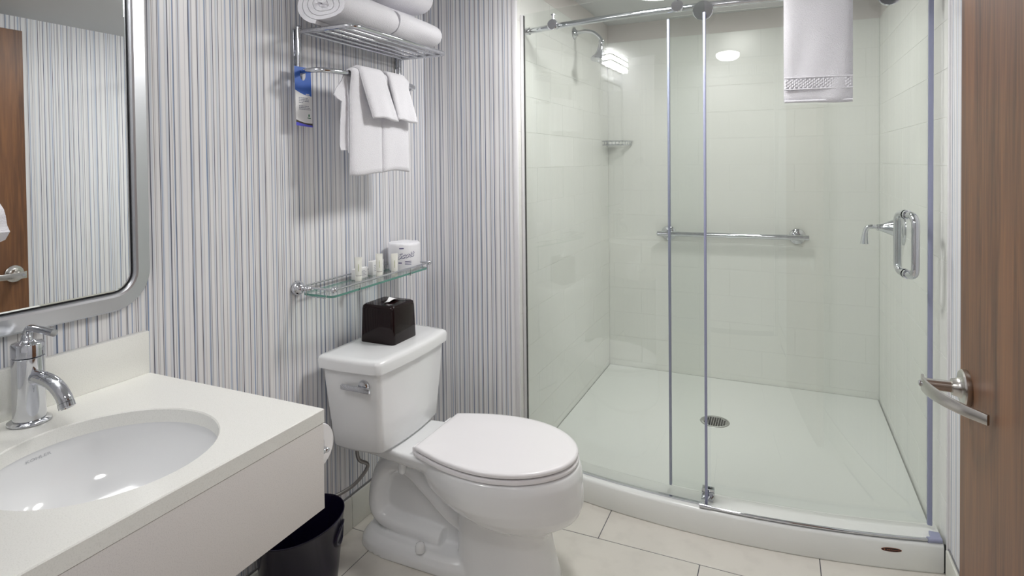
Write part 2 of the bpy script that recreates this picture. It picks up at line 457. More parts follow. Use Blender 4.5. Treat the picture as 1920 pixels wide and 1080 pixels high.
# tiled baseboards
bb = struct('baseboard_left', MB().box(.0, .004, .40, YS, 0, .128), M['caulk'], smooth=False)
for y0, y1 in ((.402, .553), (.555, 1.163), (1.166, 1.7735), (1.7765, 2.326)):
    build('tile', MB().box(.001, .012, y0, y1, .001, .122, .002), M['base_tile'], parent=bb)
bf = struct('baseboard_far', MB().box(.012, XL-.012, YS-.004, YS, 0, .128), M['caulk'], smooth=False)
build('tile', MB().box(.0135, XL-.014, YS-.012, YS-.001, .001, .122, .002), M['base_tile'], parent=bf)
br = struct('baseboard_right', MB().box(XR-.004, XR, -.3, YS-.007, 0, .112), M['caulk'], smooth=False)
for y0, y1 in ((-.298, .31), (.313, .92), (.923, 1.53), (1.533, YS-.009)):
    build('tile', MB().box(XR-.012, XR-.001, y0, y1, .001, .108, .002), M['base_tile'], parent=br)

# ------------------------------------------------------------------ open door against the right wall
DX = 1.872
door = struct('door_1', MB().box(DX, DX+.042, .76, 1.645, .012, 2.05, .002, 1), M['door_wood'])
lv = thing('door_lever', 'satin nickel door lever with curved flat grip on brown wooden door', 'door handle', (DX, 1.58, .884))
lv['kind'] = 'thing'
LY, LZ = 1.582, .884
build('rose', MB().lathe([(.0, 0), (.039, 0), (.040, .002), (.040, .010), (.037, .013), (.026, .014), (.022, .017), (.0195, .022), (.0175, .030), (.0, .030)], (DX, LY, LZ), '-X', 40), M['satin'], lv)
build('shank', MB().tube([(DX-.028, LY, LZ), (DX-.084, LY, LZ)], .0125, 24), M['satin'], lv)
# the grip: a flat strap that leaves the end of the shank and sweeps back beside the door
path = spline([(DX-.081, LY+.014), (DX-.083, LY-.008), (DX-.076, LY-.048), (DX-.061, LY-.088), (DX-.038, LY-.128), (DX-.007, LY-.166)], 6)
rings = []
for i, p in enumerate(path):
    t = (path[min(i+1, len(path)-1)]-path[max(i-1, 0)]).normalized(); n = Vector((-t.y, t.x))
    hh = .0165-.0062*(i/(len(path)-1)); th = .0032
    rings.append([(p.x+n.x*th*a, p.y+n.y*th*a, LZ-.004*i/(len(path)-1)+hh*b) for a, b in ((1, .9), (.8, 1), (-.8, 1), (-1, .9), (-1, -.9), (-.8, -1), (.8, -1), (1, -.9))])
build('grip', MB().loft(rings), M['satin'], lv)
build('turn_button', MB().lathe([(0, 0), (.007, 0), (.007, .006), (.005, .008), (0, .008)], (DX-.083, LY, LZ), '-X', 16), M['chrome'], lv)
hg = MB()
for z in (.25, 1.05, 1.82):
    hg.tube([(DX+.046, .752, z-.05), (DX+.046, .752, z+.05)], .007, 12)
    hg.box(DX+.044, XR-.001, .744, .756, z-.045, z+.045)
build('hinge', hg, M['satin'], door)

# ------------------------------------------------------------------ vanity counter, basin and tap
CX, CYE, CZ = .595, .992, .86
BX, BY, BRX, BRY = .349, .683, .190, .190
van = thing('vanity_counter', 'white quartz vanity counter with backsplash and deep front apron', 'counter', (.3, .70, .642))
N = 48
outer = []
for i in range(N):
    a = 2*PI*i/N; d = Vector((math.cos(a), math.sin(a)))
    ts = []
    if d.x > 1e-6: ts.append((CX-BX)/d.x)
    if d.x < -1e-6: ts.append((.001-BX)/d.x)
    if d.y > 1e-6: ts.append((CYE-BY)/d.y)
    if d.y < -1e-6: ts.append((.402-BY)/d.y)
    t = min(ts); outer.append([BX+d.x*t, BY+d.y*t])
for cx, cy in ((CX, CYE), (.001, CYE), (.001, .402), (CX, .402)):       # snap the nearest ray to each corner
    j = min(range(N), key=lambda k: (outer[k][0]-cx)**2+(outer[k][1]-cy)**2); outer[j] = [cx, cy]
hole = [(BX+BRX*math.cos(2*PI*i/N), BY+BRY*math.sin(2*PI*i/N)) for i in range(N)]
SL = .030
def ringz(pts, z, k=0.0): return [(p[0], p[1], z) for p in pts]
hole_s = [(BX+(BRX+.0025)*math.cos(2*PI*i/N), BY+(BRY+.0025)*math.sin(2*PI*i/N)) for i in range(N)]
outer_s = [(min(p[0], CX-.002), min(p[1], CYE-.002)) for p in outer]
sl = MB().loft([ringz(hole, CZ-SL), ringz(hole, CZ-.0025), ringz(hole_s, CZ), ringz(outer_s, CZ), ringz(outer, CZ-.002), ringz(outer, CZ-SL), ringz(hole, CZ-SL)], cap0=False, cap1=False)
build('countertop', sl, M['quartz'], van, angle=30)
build('backsplash', MB().box(.001, .021, .402, CYE, CZ, .967, .0015), M['quartz'], van)
build('front_apron', MB().box(CX-.024, CX-.0008, .402, CYE-.002, .642, CZ-SL-.0012, .001), M['apron'], van)
build('side_apron', MB().box(.001, CX-.024, CYE-.022, CYE-.002, .642, CZ-SL-.0012, .001), M['apron'], van)
bk = MB()
bk.box(.001, .03, .402, .97, .69, .75, .002)
build('wall_cleat', bk, M['apron'], van)
for y in (.43, .95):
    build('bracket', MB().box(.001, CX-.03, y-.012, y+.012, .70, .722, .001), M['grout_dark'], van)

sink = thing('undermount_basin', 'white oval undermount basin sunk in the quartz vanity counter', 'sink', (BX, BY, .66))
prof = [(1.10, -.0305), (1.10, -.036), (1.035, -.036), (1.03, -.037), (1.02, -.05), (.99, -.075), (.93, -.105), (.82, -.135), (.64, -.155), (.42, -.166), (.20, -.170), (.11, -.172)]
def bowl_ring(k, z, dx=0.0): return [(BX+BRX*k*math.cos(2*PI*i/N)+dx, BY+BRY*k*math.sin(2*PI*i/N), CZ+z) for i in range(N)]
inner = [bowl_ring(k, z) for k, z in prof]
outw = [bowl_ring(k+.05, z-.008) for k, z in reversed(prof[3:])]
build('bowl', MB().loft([bowl_ring(1.012, -.0302)]+inner[3:]+outw+[bowl_ring(1.10, -.040), bowl_ring(1.10, -.0302)], cap0=False, cap1=False).loft([bowl_ring(1.10, -.0302), bowl_ring(1.012, -.0302)], False, False), M['porcelain'], sink, normals=False)
build('drain', MB().lathe([(0, 0), (.021, 0), (.023, .002), (.021, .004), (.016, .0035), (.015, .006), (0, .007)], (BX, BY, CZ-.173), 'Z', 28), M['chrome'], sink)
lab(build('drain_pipe', MB().lathe([(0, 0), (.02, 0), (.02, .06), (0, .06)], (BX, BY, CZ-.24), 'Z', 20), M['chrome'], sink), 'chrome waste pipe')
def basin_pt(a, k):
    """point on the inner wall of the bowl: a = angle, k = depth below the counter"""
    for (k0, z0), (k1, z1) in zip(prof[3:], prof[4:]):
        if z1 <= -k <= z0:
            t = (-k-z0)/(z1-z0); q = k0+(k1-k0)*t-.006
            return Vector((BX+BRX*q*math.cos(a), BY+BRY*q*math.sin(a), CZ-k))
    return Vector((BX, BY, CZ-.17))
tv, tf = text_geo('KOHLER', .0085)
LA, LK = math.radians(184), .046
wd = BRY*.98
build('lettering', MB().add([basin_pt(LA-(p.x*1.4)/wd, LK-p.y*.9) for p in tv], tf), M['faint_ink'], sink, smooth=False, normals=False)

fx, fy = .072, .698
tap = thing('basin_tap', 'chrome single lever tap with short curved spout on vanity counter', 'faucet', (fx, fy, CZ))
build('base_ring', MB().lathe([(0, 0), (.037, 0), (.0385, .002), (.038, .005), (.034, .0075), (.032, .0085), (0, .0085)], (fx, fy, CZ), 'Z', 40), M['chrome'], tap)
build('body', MB().lathe([(0, .0088), (.0285, .0088), (.0285, .04), (.0285, .10), (.0285, .136), (.0275, .137), (0, .137)], (fx, fy, CZ), 'Z', 40), M['chrome'], tap)
build('body_cap', MB().lathe([(0, .139), (.0278, .139), (.0287, .140), (.0287, .163), (.027, .166), (.015, .168), (.011, .172), (0, .172)], (fx, fy, CZ), 'Z', 40), M['chrome'], tap)
hp = spline([(fx-.002, fy, CZ+.166), (fx-.003, fy, CZ+.182), (fx+.003, fy+.0005, CZ+.1935), (fx+.016, fy+.002, CZ+.197), (fx+.045, fy+.005, CZ+.1955), (fx+.078, fy+.009, CZ+.192)], 6)
build('lever', MB().tube(hp, [.0115, .011, .0105, .010, .0095, .009]+[.0075]*(len(hp)-6), 18), M['chrome'], tap)
spp = spline([(fx+.015, fy, CZ+.093), (fx+.040, fy+.001, CZ+.098), (fx+.075, fy+.002, CZ+.094), (fx+.100, fy+.003, CZ+.083), (fx+.116, fy+.0035, CZ+.068), (fx+.122, fy+.0035, CZ+.058)], 6)
build('spout', MB().tube(spp, .0142, 22), M['chrome'], tap)
e = spp[-1]; d = (spp[-1]-spp[-3]).normalized()
build('aerator', MB().lathe([(0, 0), (.0148, 0), (.0148, .010), (.011, .0105), (.010, .006), (0, .006)], e+d*.0005, tuple(d), 24), M['chrome'], tap)

# ------------------------------------------------------------------ mirror over the counter
MY0, MY1, MZ0, MZ1 = .43, 1.0, 1.036, 1.975
mir = thing('wall_mirror', 'tall mirror with wide rounded brushed silver frame above vanity', 'mirror', (.0, .72, MZ0))
def rr3(y0, y1, z0, z1, r, x, n=10): return [(x, p[0], p[1]) for p in rrect(y0, y1, z0, z1, r, n)]
fr = MB().loft([rr3(MY0, MY1, MZ0, MZ1, .095, .002), rr3(MY0, MY1, MZ0, MZ1, .095, .018), rr3(MY0+.004, MY1-.004, MZ0+.004, MZ1-.004, .091, .0225), rr3(MY0+.036, MY1-.036, MZ0+.036, MZ1-.036, .059, .0275), rr3(MY0+.041, MY1-.041, MZ0+.041, MZ1-.041, .054, .026), rr3(MY0+.044, MY1-.044, MZ0+.044, MZ1-.044, .051, .019), rr3(MY0+.044, MY1-.044, MZ0+.044, MZ1-.044, .051, .002)], loop=True)
build('frame', fr, M['silver_frame'], mir, angle=25)
build('mirror_gap', MB().loft([rr3(MY0+.0435, MY1-.0435, MZ0+.0435, MZ1-.0435, .0515, .013), rr3(MY0+.0435, MY1-.0435, MZ0+.0435, MZ1-.0435, .0515, .0145)]), M['black'], mir, smooth=False)
g0 = rr3(MY0+.0485, MY1-.0485, MZ0+.0485, MZ1-.0485, .0465, .0150); g1 = rr3(MY0+.0485, MY1-.0485, MZ0+.0485, MZ1-.0485, .0465, .0165); g2 = rr3(MY0+.052, MY1-.052, MZ0+.052, MZ1-.052, .043, .0170)
build('mirror_glass', MB().loft([g0, g1, g2]), M['mirror'], mir, smooth=False)

# ------------------------------------------------------------------ vanity light above the mirror
vl = thing('vanity_light', 'wall light of three lit white glass blocks wired in chrome', 'lamp', (.0, .70, 2.02))
VZ0, VZ1 = 2.026, 2.130
build('back_plate', MB().box(.001, .018, .44, .96, 2.034, 2.122, .004), M['chrome'], vl)
for y in (.465, .620, .775):
    build('lamp_shade', MB().box(.030, .115, y, y+.143, VZ0, VZ1, .010, 3), M['lamp_glass'], vl)
cg = MB()
for z in (2.058, 2.098):
    cg.tube([(.018, .455, z), (.122, .455, z), (.122, .935, z), (.018, .935, z)], .0038, 6)
for y in (.540, .695, .850):
    cg.tube([(.018, y, VZ1+.006), (.122, y, VZ1+.006), (.122, y, VZ0-.006), (.018, y, VZ0-.006)], .0030, 6)
build('wire_cage', cg, M['dark_wire'], vl)

def downlight(name, label, x, y, r, m, HC=HR):
    t = thing(name, label, 'lamp', (x, y, HC))
    build('trim_ring', MB().lathe([(r, -.001), (r+.022, -.001), (r+.022, -.004), (r+.004, -.009), (r, -.008), (r, -.001)], (x, y, HC), 'Z', 40), M['trim'], t)
    build('lens', MB().lathe([(0, -.0015), (r-.0005, -.0015), (r-.0005, -.004), (0, -.004)], (x, y, HC), 'Z', 40), m, t)
def dome_light(label, x, y, r, m):
    t = thing('ceiling_light', label, 'lamp', (x, y, HR))
    build('base_ring', MB().lathe([(0, -.0005), (r+.014, -.0005), (r+.014, -.012), (r+.008, -.016), (0, -.016)], (x, y, HR), 'Z', 48), M['satin'], t)
    build('lamp_shade', MB().lathe([(0, -.0165), (r, -.0165), (r, -.024), (r*.95, -.034), (r*.80, -.044), (r*.5, -.051), (0, -.054)], (x, y, HR), 'Z', 48), m, t)
dome_light('round white glass dome light on ceiling before the shower', 1.0, 2.05, .15, M['dome_glass'])
dome_light('added round white glass dome fill light on ceiling by the door', 1.30, .30, .14, M['near_fill_glass'])  # unseen fill lamp, added to light the towels and wall from the front
downlight('ceiling_light', 'unseen round recessed ceiling light assumed above the shower tray', 1.22, 3.02, .115, M['shower_lens'], HC)  # unseen lamp, assumed here to light the shower interior

# ------------------------------------------------------------------ shower tray with bowed curb
tray = thing('shower_tray', 'white shower tray with bowed curb and sloping floor', 'shower tray', (1.23, 3.0, 0))
xs = [XL+.003+(XR-XL-.010)*i/40 for i in range(41)]
def tray_section(x):
    y = arcY(x, 2.255)
    # outer foot, outer face, rounded lip, top, inner edge, inner face
    return [(x, y+.004, .0005), (x, y, .010), (x, y, .088), (x, y+.004, .096), (x, y+.012, .100), (x, y+.115, .101), (x, y+.125, .097), (x, y+.132, .085), (x, y+.150, .046), (x, y+.165, .040)]
def floor_z(x, y): return .028+.010*min(1, math.hypot((x-1.19)/.8, (y-3.22)/.7))
rings = []
for x in xs:
    s = tray_section(x); y1 = s[-1][1]
    for k in range(1, 15):
        y = y1+(YB-.003-y1)*k/14; s.append((x, y, floor_z(x, y)))
    s.append((x, YB-.003, .0005))
    rings.append(s)
build('tray', MB().loft(rings), M['tray'], tray)
dr = MB().lathe([(0, .0), (.060, .0), (.062, .0015), (.060, .004), (.054, .004), (.053, .0025), (0, .0025)], (1.185, 3.215, .0265), 'Z', 40, 1.2, 1.2)
drain = lab(build('drain_cover', dr, M['drain'], tray), 'round steel drain cover')
dh = MB()
for i in range(-4, 5):
    for j in range(-4, 5):
        if math.hypot(i, j) < 4.6:
            dh.box(1.185+i*.0118-.0040, 1.185+i*.0118+.0040, 3.215+j*.0118-.0040, 3.215+j*.0118+.0040, .0293, .0299)
dho = build('drain_slots', dh, M['black'], drain, smooth=False); dho['kind'] = 'stuff'
# maker's oval badge on the curb face
bx = 1.838; by = arcY(bx, 2.255)
sl_ = (arcY(bx+.01, 2.255)-arcY(bx-.01, 2.255))/.02
def on_curb(u, v, o): return (bx+u, by+sl_*u-o, .068+v)
def oval(a, b, n=28): return [(a*math.cos(2*PI*i/n), b*math.sin(2*PI*i/n)) for i in range(n)]
bd = build('badge', MB().loft([[on_curb(u, v, -.001) for u, v in oval(.031, .0068)], [on_curb(u, v, .0014) for u, v in oval(.031, .0068)]]), M['gold'], tray)
build('badge_face', MB().loft([[on_curb(u, v, .0014) for u, v in oval(.0292, .0055)], [on_curb(u, v, .0018) for u, v in oval(.0292, .0055)]]), M['badge'], bd)
dash = MB()
dash.loft([[on_curb(-.021+u, v, .0018) for u, v in oval(.0026, .0026, 12)], [on_curb(-.021+u, v, .0022) for u, v in oval(.0026, .0026, 12)]])
for k in range(7):
    u = -.014+k*.0056; dash.loft([[on_curb(u+a, b, .0018) for a, b in ((0, -.0012), (.0042, -.0012), (.0042, .0012), (0, .0012))], [on_curb(u+a, b, .0021) for a, b in ((0, -.0012), (.0042, -.0012), (.0042, .0012), (0, .0012))]])
build('badge_print', dash, M['gold'], bd, smooth=False)
ck = MB().box(XR-.0065, XR-.0005, 2.366, 2.372, .004, .098)
build('caulk_gap', ck, M['black'], tray, smooth=False)

# ------------------------------------------------------------------ shower screen (fixed) and sliding door
def arc_pane(x0, x1, ymid, z0, z1, th, n=28):
    rg = []
    for i in range(n+1):
        x = x0+(x1-x0)*i/n; y = arcY(x, ymid)
        rg.append([(x, y-th/2, z0), (x, y-th/2, z1), (x, y+th/2, z1), (x, y+th/2, z0)])
    return MB().loft(rg)
def arc_tube(x0, x1, ymid, z, r, seg=16, n=36, zf=None):
    pts = [(x0+(x1-x0)*i/n, arcY(x0+(x1-x0)*i/n, ymid), z) for i in range(n+1)]
    return MB().tube(pts, r, seg)
scr = thing('shower_screen', 'curved fixed clear glass panel and chrome rail left of sliding door', 'shower screen', (.85, 2.32, .1))
FY, RY, DY = 2.288, 2.327, 2.352
build('fixed_glass', arc_pane(XL+.0168, 1.243, FY, .104, 2.032, .008), M['shower_glass'], scr, angle=20)
build('wall_channel', MB().box(XL+.001, XL+.0165, arcY(XL, FY)-.007, arcY(XL, FY)+.006, .102, 2.034, .002), M['trim'], scr)
lab(build('edge_seal', MB().box(1.240, 1.249, FY-.006, FY+.008, .106, 1.935, .002), M['seal'], scr), 'pale violet vinyl edge seal')
lab(build('wall_gasket', MB().box(XL+.0166, XL+.0188, arcY(XL, FY)-.0065, arcY(XL, FY)+.005, .104, 2.03), M['black'], scr), 'thin dark gasket line')
build('top_rail', arc_tube(XL+.022, XR-.004, RY, 1.968, .0125), M['chrome'], scr, angle=60)
for x in (XL+.03, XR-.016):
    yy = arcY(x, RY); dx = .03 if x < 1 else -.03
    x0 = XL+.001 if x < 1 else XR-.001
    build('rail_end', MB().tube([(x0, yy+.001, 1.968), (x0+dx, arcY(x0+dx, RY), 1.968)], .0165, 20), M['chrome'], scr)
for x in (.632, 1.150):
    y = arcY(x, FY)
    k = MB().lathe([(0, -.034), (.013, -.034), (.013, .004), (.0215, .005), (.0225, .007), (.0225, .016), (.020, .0185), (0, .0185)], (x, y-.004, 1.964), '-Y', 28)
    so = build('standoff', k, M['chrome'], scr)
    build('stop_pin', MB().tube([(x, y-.008, 1.984), (x, y-.008, 2.006)], .006, 14).lathe([(0, 0), (.0105, 0), (.0105, .004), (0, .004)], (x, y-.008, 2.004), 'Z', 18), M['chrome'], so)
bc = arc_pane(XL+.02, 1.23, FY, .1005, .1065, .013, 20)
build('bottom_channel', bc, M['chrome'], scr)
# threshold strip and guide block below the sliding door
build('threshold_strip', arc_tube(1.252, XR-.05, 2.268, .1065, .0055, 10, 20), M['chrome'], scr, angle=60)
gb = MB().tube([(1.222, arcY(1.222, 2.268), .107), (1.262, arcY(1.262, 2.268), .107)], .0078, 16)
build('door_guide', gb, M['chrome'], scr)
gb = MB().box(1.222, 1.266, DY-.036, DY+.015, .101, .112, .001)
gb.box(1.222, 1.266, DY-.0145, DY-.009, .101, .135, .001).box(1.222, 1.266, DY+.009, DY+.015, .101, .135, .001)
build('guide_block', gb, M['chrome'], scr)
ee = XR-.045
eb = MB().tube([(ee-.008, arcY(ee-.008, 2.268), .107), (XR-.012, arcY(XR-.012, 2.268), .107)], .009, 14)
eb.box(ee+.004, XR-.010, arcY(1.965, 2.268), arcY(1.965, 2.268)+.045, .101, .113, .002)
lab(build('strip_end_block', eb, M['seal'], scr), 'clear plastic end block')

sd = thing('shower_sliding_door', 'curved sliding clear glass shower door with chrome pull handle', 'shower door', (1.53, 2.35, .1))
build('door_glass', arc_pane(1.105, 1.968, DY, .118, 1.945, .008), M['shower_glass'], sd, angle=20)
lab(build('edge_seal', MB().box(1.099, 1.108, arcY(1.104, DY)-.008, arcY(1.104, DY)+.008, .116, 1.938, .002), M['seal'], sd), 'pale violet vinyl seal at left edge')
yr = arcY(1.972, DY)
lab(build('edge_seal', MB().box(1.962, 1.977, yr-.009, yr+.005, .112, 1.945, .003), M['seal'], sd), 'pale violet vinyl seal at right edge')
for x in (1.238, 1.838):
    y = arcY(x, DY)
    rl = MB().lathe([(0, 0), (.034, 0), (.0365, .002), (.0365, .009), (.0345, .0115), (0, .0115)], (x, y-.0415, 1.945), '-Y', 36)
    rl.lathe([(0, 0), (.012, 0), (.012, .05), (0, .05)], (x, y-.042, 1.935), 'Y', 16)
    build('roller', rl, M['chrome'], sd)
hx = 1.896; hy = arcY(hx, DY)
nx, ny = (hx-1.23)/2.75, -math.sqrt(1-((hx-1.23)/2.75)**2)     # outward normal of the pane (towards the room)
def hpt(o, z): return (hx+nx*o, hy+ny*o, z)
for sgn, nm in ((1, 'pull_handle'), (-1, 'pull_handle')):
    o0, o1 = sgn*.005, sgn*.066
    pts = [hpt(o0, 1.193), hpt(sgn*.030, 1.194)]+[hpt(sgn*(.036+.030*math.sin(a)), 1.194-.030*(1-math.cos(a))) for a in [PI/12*i for i in range(0, 7)]]
    pts += [hpt(o1, 1.155), hpt(o1, 1.10), hpt(o1, 1.04)]
    pts += [hpt(sgn*(.036+.030*math.cos(a)), 1.018-.030*math.sin(a)) for a in [PI/12*i for i in range(0, 7)]]+[hpt(sgn*.026, .988), hpt(o0, .988)]
    h = build(nm, MB().tube(pts, .0126, 16), M['chrome'], sd, angle=60)
    for z in (1.194, .988): build('handle_collar', MB().tube([hpt(sgn*.0045, z), hpt(sgn*.013, z)], .016, 20), M['chrome'], h)

# ------------------------------------------------------------------ shower fittings
sh = thing('shower_spray', 'chrome bell shaped shower head on a bent wall arm', 'shower head', (XL, 3.14, 2.10))
build('wall_flange', MB().lathe([(0, 0), (.034, 0), (.033, .006), (.022, .010), (.015, .020), (0, .020)], (XL+.0005, 3.14, 2.098), 'X', 28), M['chrome'], sh)
ap = spline([(XL+.004, 3.14, 2.098), (XL+.06, 3.14, 2.104), (XL+.105, 3.14, 2.095), (XL+.140, 3.14, 2.068), (XL+.158, 3.14, 2.042)], 6)
build('arm', MB().tube(ap, .0108, 16), M['chrome'], sh)
hd = Vector((-.16, -.15, -1)).normalized()
h0 = Vector(ap[-1])
build('head_bell', MB().lathe([(0, -.004), (.015, -.004), (.017, .004), (.014, .014), (.014, .030), (.018, .055), (.028, .080), (.042, .098), (.044, .106), (.040, .109), (0, .107)], h0, tuple(hd), 32), M['chrome'], sh)

vv = thing('shower_valve', 'chrome shower valve with round plate and drooping lever handle', 'shower valve', (XR, 3.146, 1.073))
VC = (XR-.0005, 3.146, 1.075)
build('wall_plate', MB().lathe([(0, 0), (.078, 0), (.076, .005), (.066, .012), (.055, .014), (0, .014)], VC, '-X', 40), M['chrome'], vv)
build('handle_stem', MB().lathe([(0, .012), (.046, .012), (.043, .022), (.036, .040), (.027, .060), (.019, .078), (.0145, .092), (.0155, .096), (.0145, .101), (0, .101)], VC, '-X', 32), M['chrome'], vv)
lp = spline([(XR-.098, 3.146, 1.076), (XR-.120, 3.146, 1.078), (XR-.138, 3.146, 1.072), (XR-.146, 3.146, 1.052), (XR-.149, 3.146, 1.022), (XR-.150, 3.146, .998)], 6)
build('lever', MB().tube(lp, [.010]*12+[.0105]*6+[.0105+.0006*i for i in range(len(lp)-18)], 16), M['chrome'], vv)

gbar = thing('grab_bar', 'horizontal chrome grab bar on the shower back wall', 'grab bar', (1.22, YB, .93))
build('bar', MB().tube([(.787, YB-.055, .930), (1.648, YB-.055, .938)], .0150, 18), M['chrome'], gbar)
for x, z in ((.850, .9305), (1.588, .9375)):
    f = build('flange', MB().lathe([(0, 0), (.045, 0), (.045, .004), (.038, .011), (.017, .014), (0, .014)], (x, YB-.0005, z), '-Y', 30), M['chrome'], gbar)
    build('post', MB().tube([(x, YB-.010, z), (x, YB-.052, z)], .010, 14), M['chrome'], f)

cb = thing('corner_basket', 'small chrome wire corner basket in the shower', 'shower basket', (XL+.08, YB-.08, 1.49))
def cquad(r, z, n=12): return [(XL+.004, YB-.003-r, z)]+[(XL+.004+r*math.sin(PI/2*i/n), YB-.003-r*math.cos(PI/2*i/n), z) for i in range(n+1)]+[(XL+.004+r, YB-.003, z)]
build('rim', MB().tube(cquad(.155, 1.518), .0036, 8), M['chrome'], cb)
build('bottom_rim', MB().tube(cquad(.150, 1.494), .0036, 8), M['chrome'], cb)
wr_ = MB()
for i in range(10):
    a = PI/2*(i+.5)/10
    wr_.tube([(XL+.004+.154*math.sin(a), YB-.003-.154*math.cos(a), 1.518), (XL+.004+.149*math.sin(a), YB-.003-.149*math.cos(a), 1.494)], .0024, 6)
for k in range(1, 9):
    x = .150*k/9; wr_.tube([(XL+.004+x, YB-.004, 1.494), (XL+.004+x, YB-.003-math.sqrt(.150**2-x*x), 1.494)], .0014, 6)
build('wires', wr_, M['chrome'], cb)
build('mount', MB().box(XL+.0005, XL+.010, YB-.05, YB-.02, 1.488, 1.524, .003), M['chrome'], cb)
soap = MB().box(XL+.03, XL+.085, YB-.085, YB-.03, 1.4957, 1.513, .004)
tag(build('soap_bar', soap, M['paper_white'], None), 'white wrapped soap bar lying in the shower corner basket', 'soap')

# ------------------------------------------------------------------ toilet
TY = 1.80
toi = thing('toilet', 'white two piece toilet with closed lid against striped wall', 'toilet', (.45, TY, 0))
half = [(.376, .138), (.380, .147), (.43, .167), (.50, .190), (.57, .204), (.635, .208), (.70, .201), (.76, .182), (.815, .150), (.860, .106), (.889, .056), (.899, 0.0)]
def lid_outline(n=4, k=1.0, grow=0.0, xc=.63):
    pts = [(x, y) for x, y in half]+[(x, -y) for x, y in reversed(half[:-1])]
    sp = spline([Vector((x, y, 0)) for x, y in pts], n)
    out = []
    for i, p in enumerate(sp):
        t = (sp[min(i+1, len(sp)-1)]-sp[max(i-1, 0)]).normalized()
        out.append((p.x-t.y*-1*grow*-1 if False else p.x+t.y*-grow*-1*-1 if False else p.x, p.y))
    return [(xc+(x-xc)*k, y*k) for x, y in out]
def oring(z, k, shrink=0.0, xc=.63, sx=1.0, dx=0.0, sy=1.0): return [(xc+dx+(x-xc)*k*sx, TY+y*k*sy, z) for x, y in lid_outline()]
half_b = [(.392, .085), (.410, .118), (.45, .150), (.51, .181), (.575, .202), (.635, .208), (.70, .201), (.76, .182), (.815, .150), (.860, .106), (.889, .056), (.899, 0.0)]
def bring_(z, k, dx=0.0, xc=.63):
    pts = [(x, y) for x, y in half_b]+[(x, -y) for x, y in reversed(half_b[:-1])]
    return [(xc+dx+(p.x-xc)*k, TY+p.y*k, z) for p in spline([Vector((x, y, 0)) for x, y in pts], 4)]
bowl = MB()
# rim and bowl
bowl.loft([bring_(.404, 1.0), bring_(.398, 1.018), bring_(.375, 1.045), bring_(.345, 1.052), bring_(.310, 1.03, .008), bring_(.275, .95, .03), bring_(.245, .83, .05), bring_(.222, .68, .06), bring_(.205, .55, .055), bring_(.15, .45, .04)])
# front pedestal
def ped(z, x0, x1, hw, e=2.6, n=40):
    cx = (x0+x1)/2; rx = (x1-x0)/2; o = []
    for i in range(n):
        a = 2*PI*i/n; c, s = math.cos(a), math.sin(a)
        o.append((cx+rx*math.copysign(abs(c)**(2/e), c), TY+hw*math.copysign(abs(s)**(2/e), s), z))
    return o
bowl.loft([ped(.0, .478, .836, .124), ped(.02, .478, .832, .121), ped(.08, .480, .816, .114), ped(.15, .482, .802, .112), ped(.22, .48, .800, .118), ped(.27, .47, .81, .135)])
# foot flange
bowl.loft([ped(.0, .075, .62, .125, 3.2), ped(.028, .080, .62, .122, 3.2), ped(.045, .092, .62, .110, 3.2), ped(.055, .10, .62, .095, 3.2)])
# trapway and web
def deck_(z, x0, x1): return [(x0, TY-.034, z), (x1, TY-.034, z), (x1, TY+.034, z), (x0, TY+.034, z)]
tw = spline([(.62, TY, .150), (.54, TY, .148), (.465, TY, .166), (.365, TY, .240), (.295, TY, .290), (.225, TY, .305), (.165, TY, .265), (.136, TY, .170), (.150, TY, .105), (.225, TY, .080), (.337, TY, .072), (.415, TY, .068)], 5)
bowl.tube(tw, .039, 20, flat=1.7)
bowl.box(.14, .62, TY-.018, TY+.018, .02, .31)
bowl.loft([deck_(.38, .12, .46), deck_(.325, .15, .46)])
# rear deck under the tank
def deck(z, x0, x1, w0, w1):
    return [(x0, TY-w0, z), (x1, TY-w1, z), (x1, TY+w1, z), (x0, TY+w0, z)]
bowl.loft([deck(.345, .12, .46, .085, .135), deck(.362, .075, .46, .105, .150), deck(.392, .065, .47, .115, .158), deck(.402, .075, .47, .107, .152)])
bowl.tube([(.285, TY-.085, .30), (.285, TY-.085, .37)], .014, 12)
bo = build('bowl', bowl, M['porcelain'], toi, angle=180)
rm = bo.modifiers.new('fuse', 'REMESH'); rm.mode = 'VOXEL'; rm.voxel_size = .005; rm.use_smooth_shade = True
sm = bo.modifiers.new('soften', 'SMOOTH'); sm.iterations = 4; sm.factor = .5
lab(build('bolt_cap', MB().lathe([(0, -.012), (.017, -.012), (.017, .004), (.0145, .013), (.008, .0185), (0, .0195)], (.366, TY-.101, .066), 'Z', 24), M['porcelain'], toi), 'domed white bolt cap')
# seat and lid
build('seat', MB().loft([oring(.4065, .985), oring(.409, 1.003), oring(.4165, 1.006), oring(.421, .995), oring(.422, .97)]), M['seat'], toi)
build('seat_gap_shade', MB().loft([oring(.422, .955), oring(.4255, .955)]), M['gap_shade'], toi)  # dark slab standing in for the shade between seat and lid
build('lid', MB().loft([oring(.4255, .975), oring(.4275, .993), oring(.434, .998), oring(.439, .988), oring(.4415, .965), oring(.443, .90), oring(.4435, .5)]), M['seat'], toi, angle=50)
for s in (-1, 1):
    build('hinge', MB().box(.355, .405, TY+s*.105-.022, TY+s*.105+.022, .402, .428, .006, 3), M['seat'], toi)
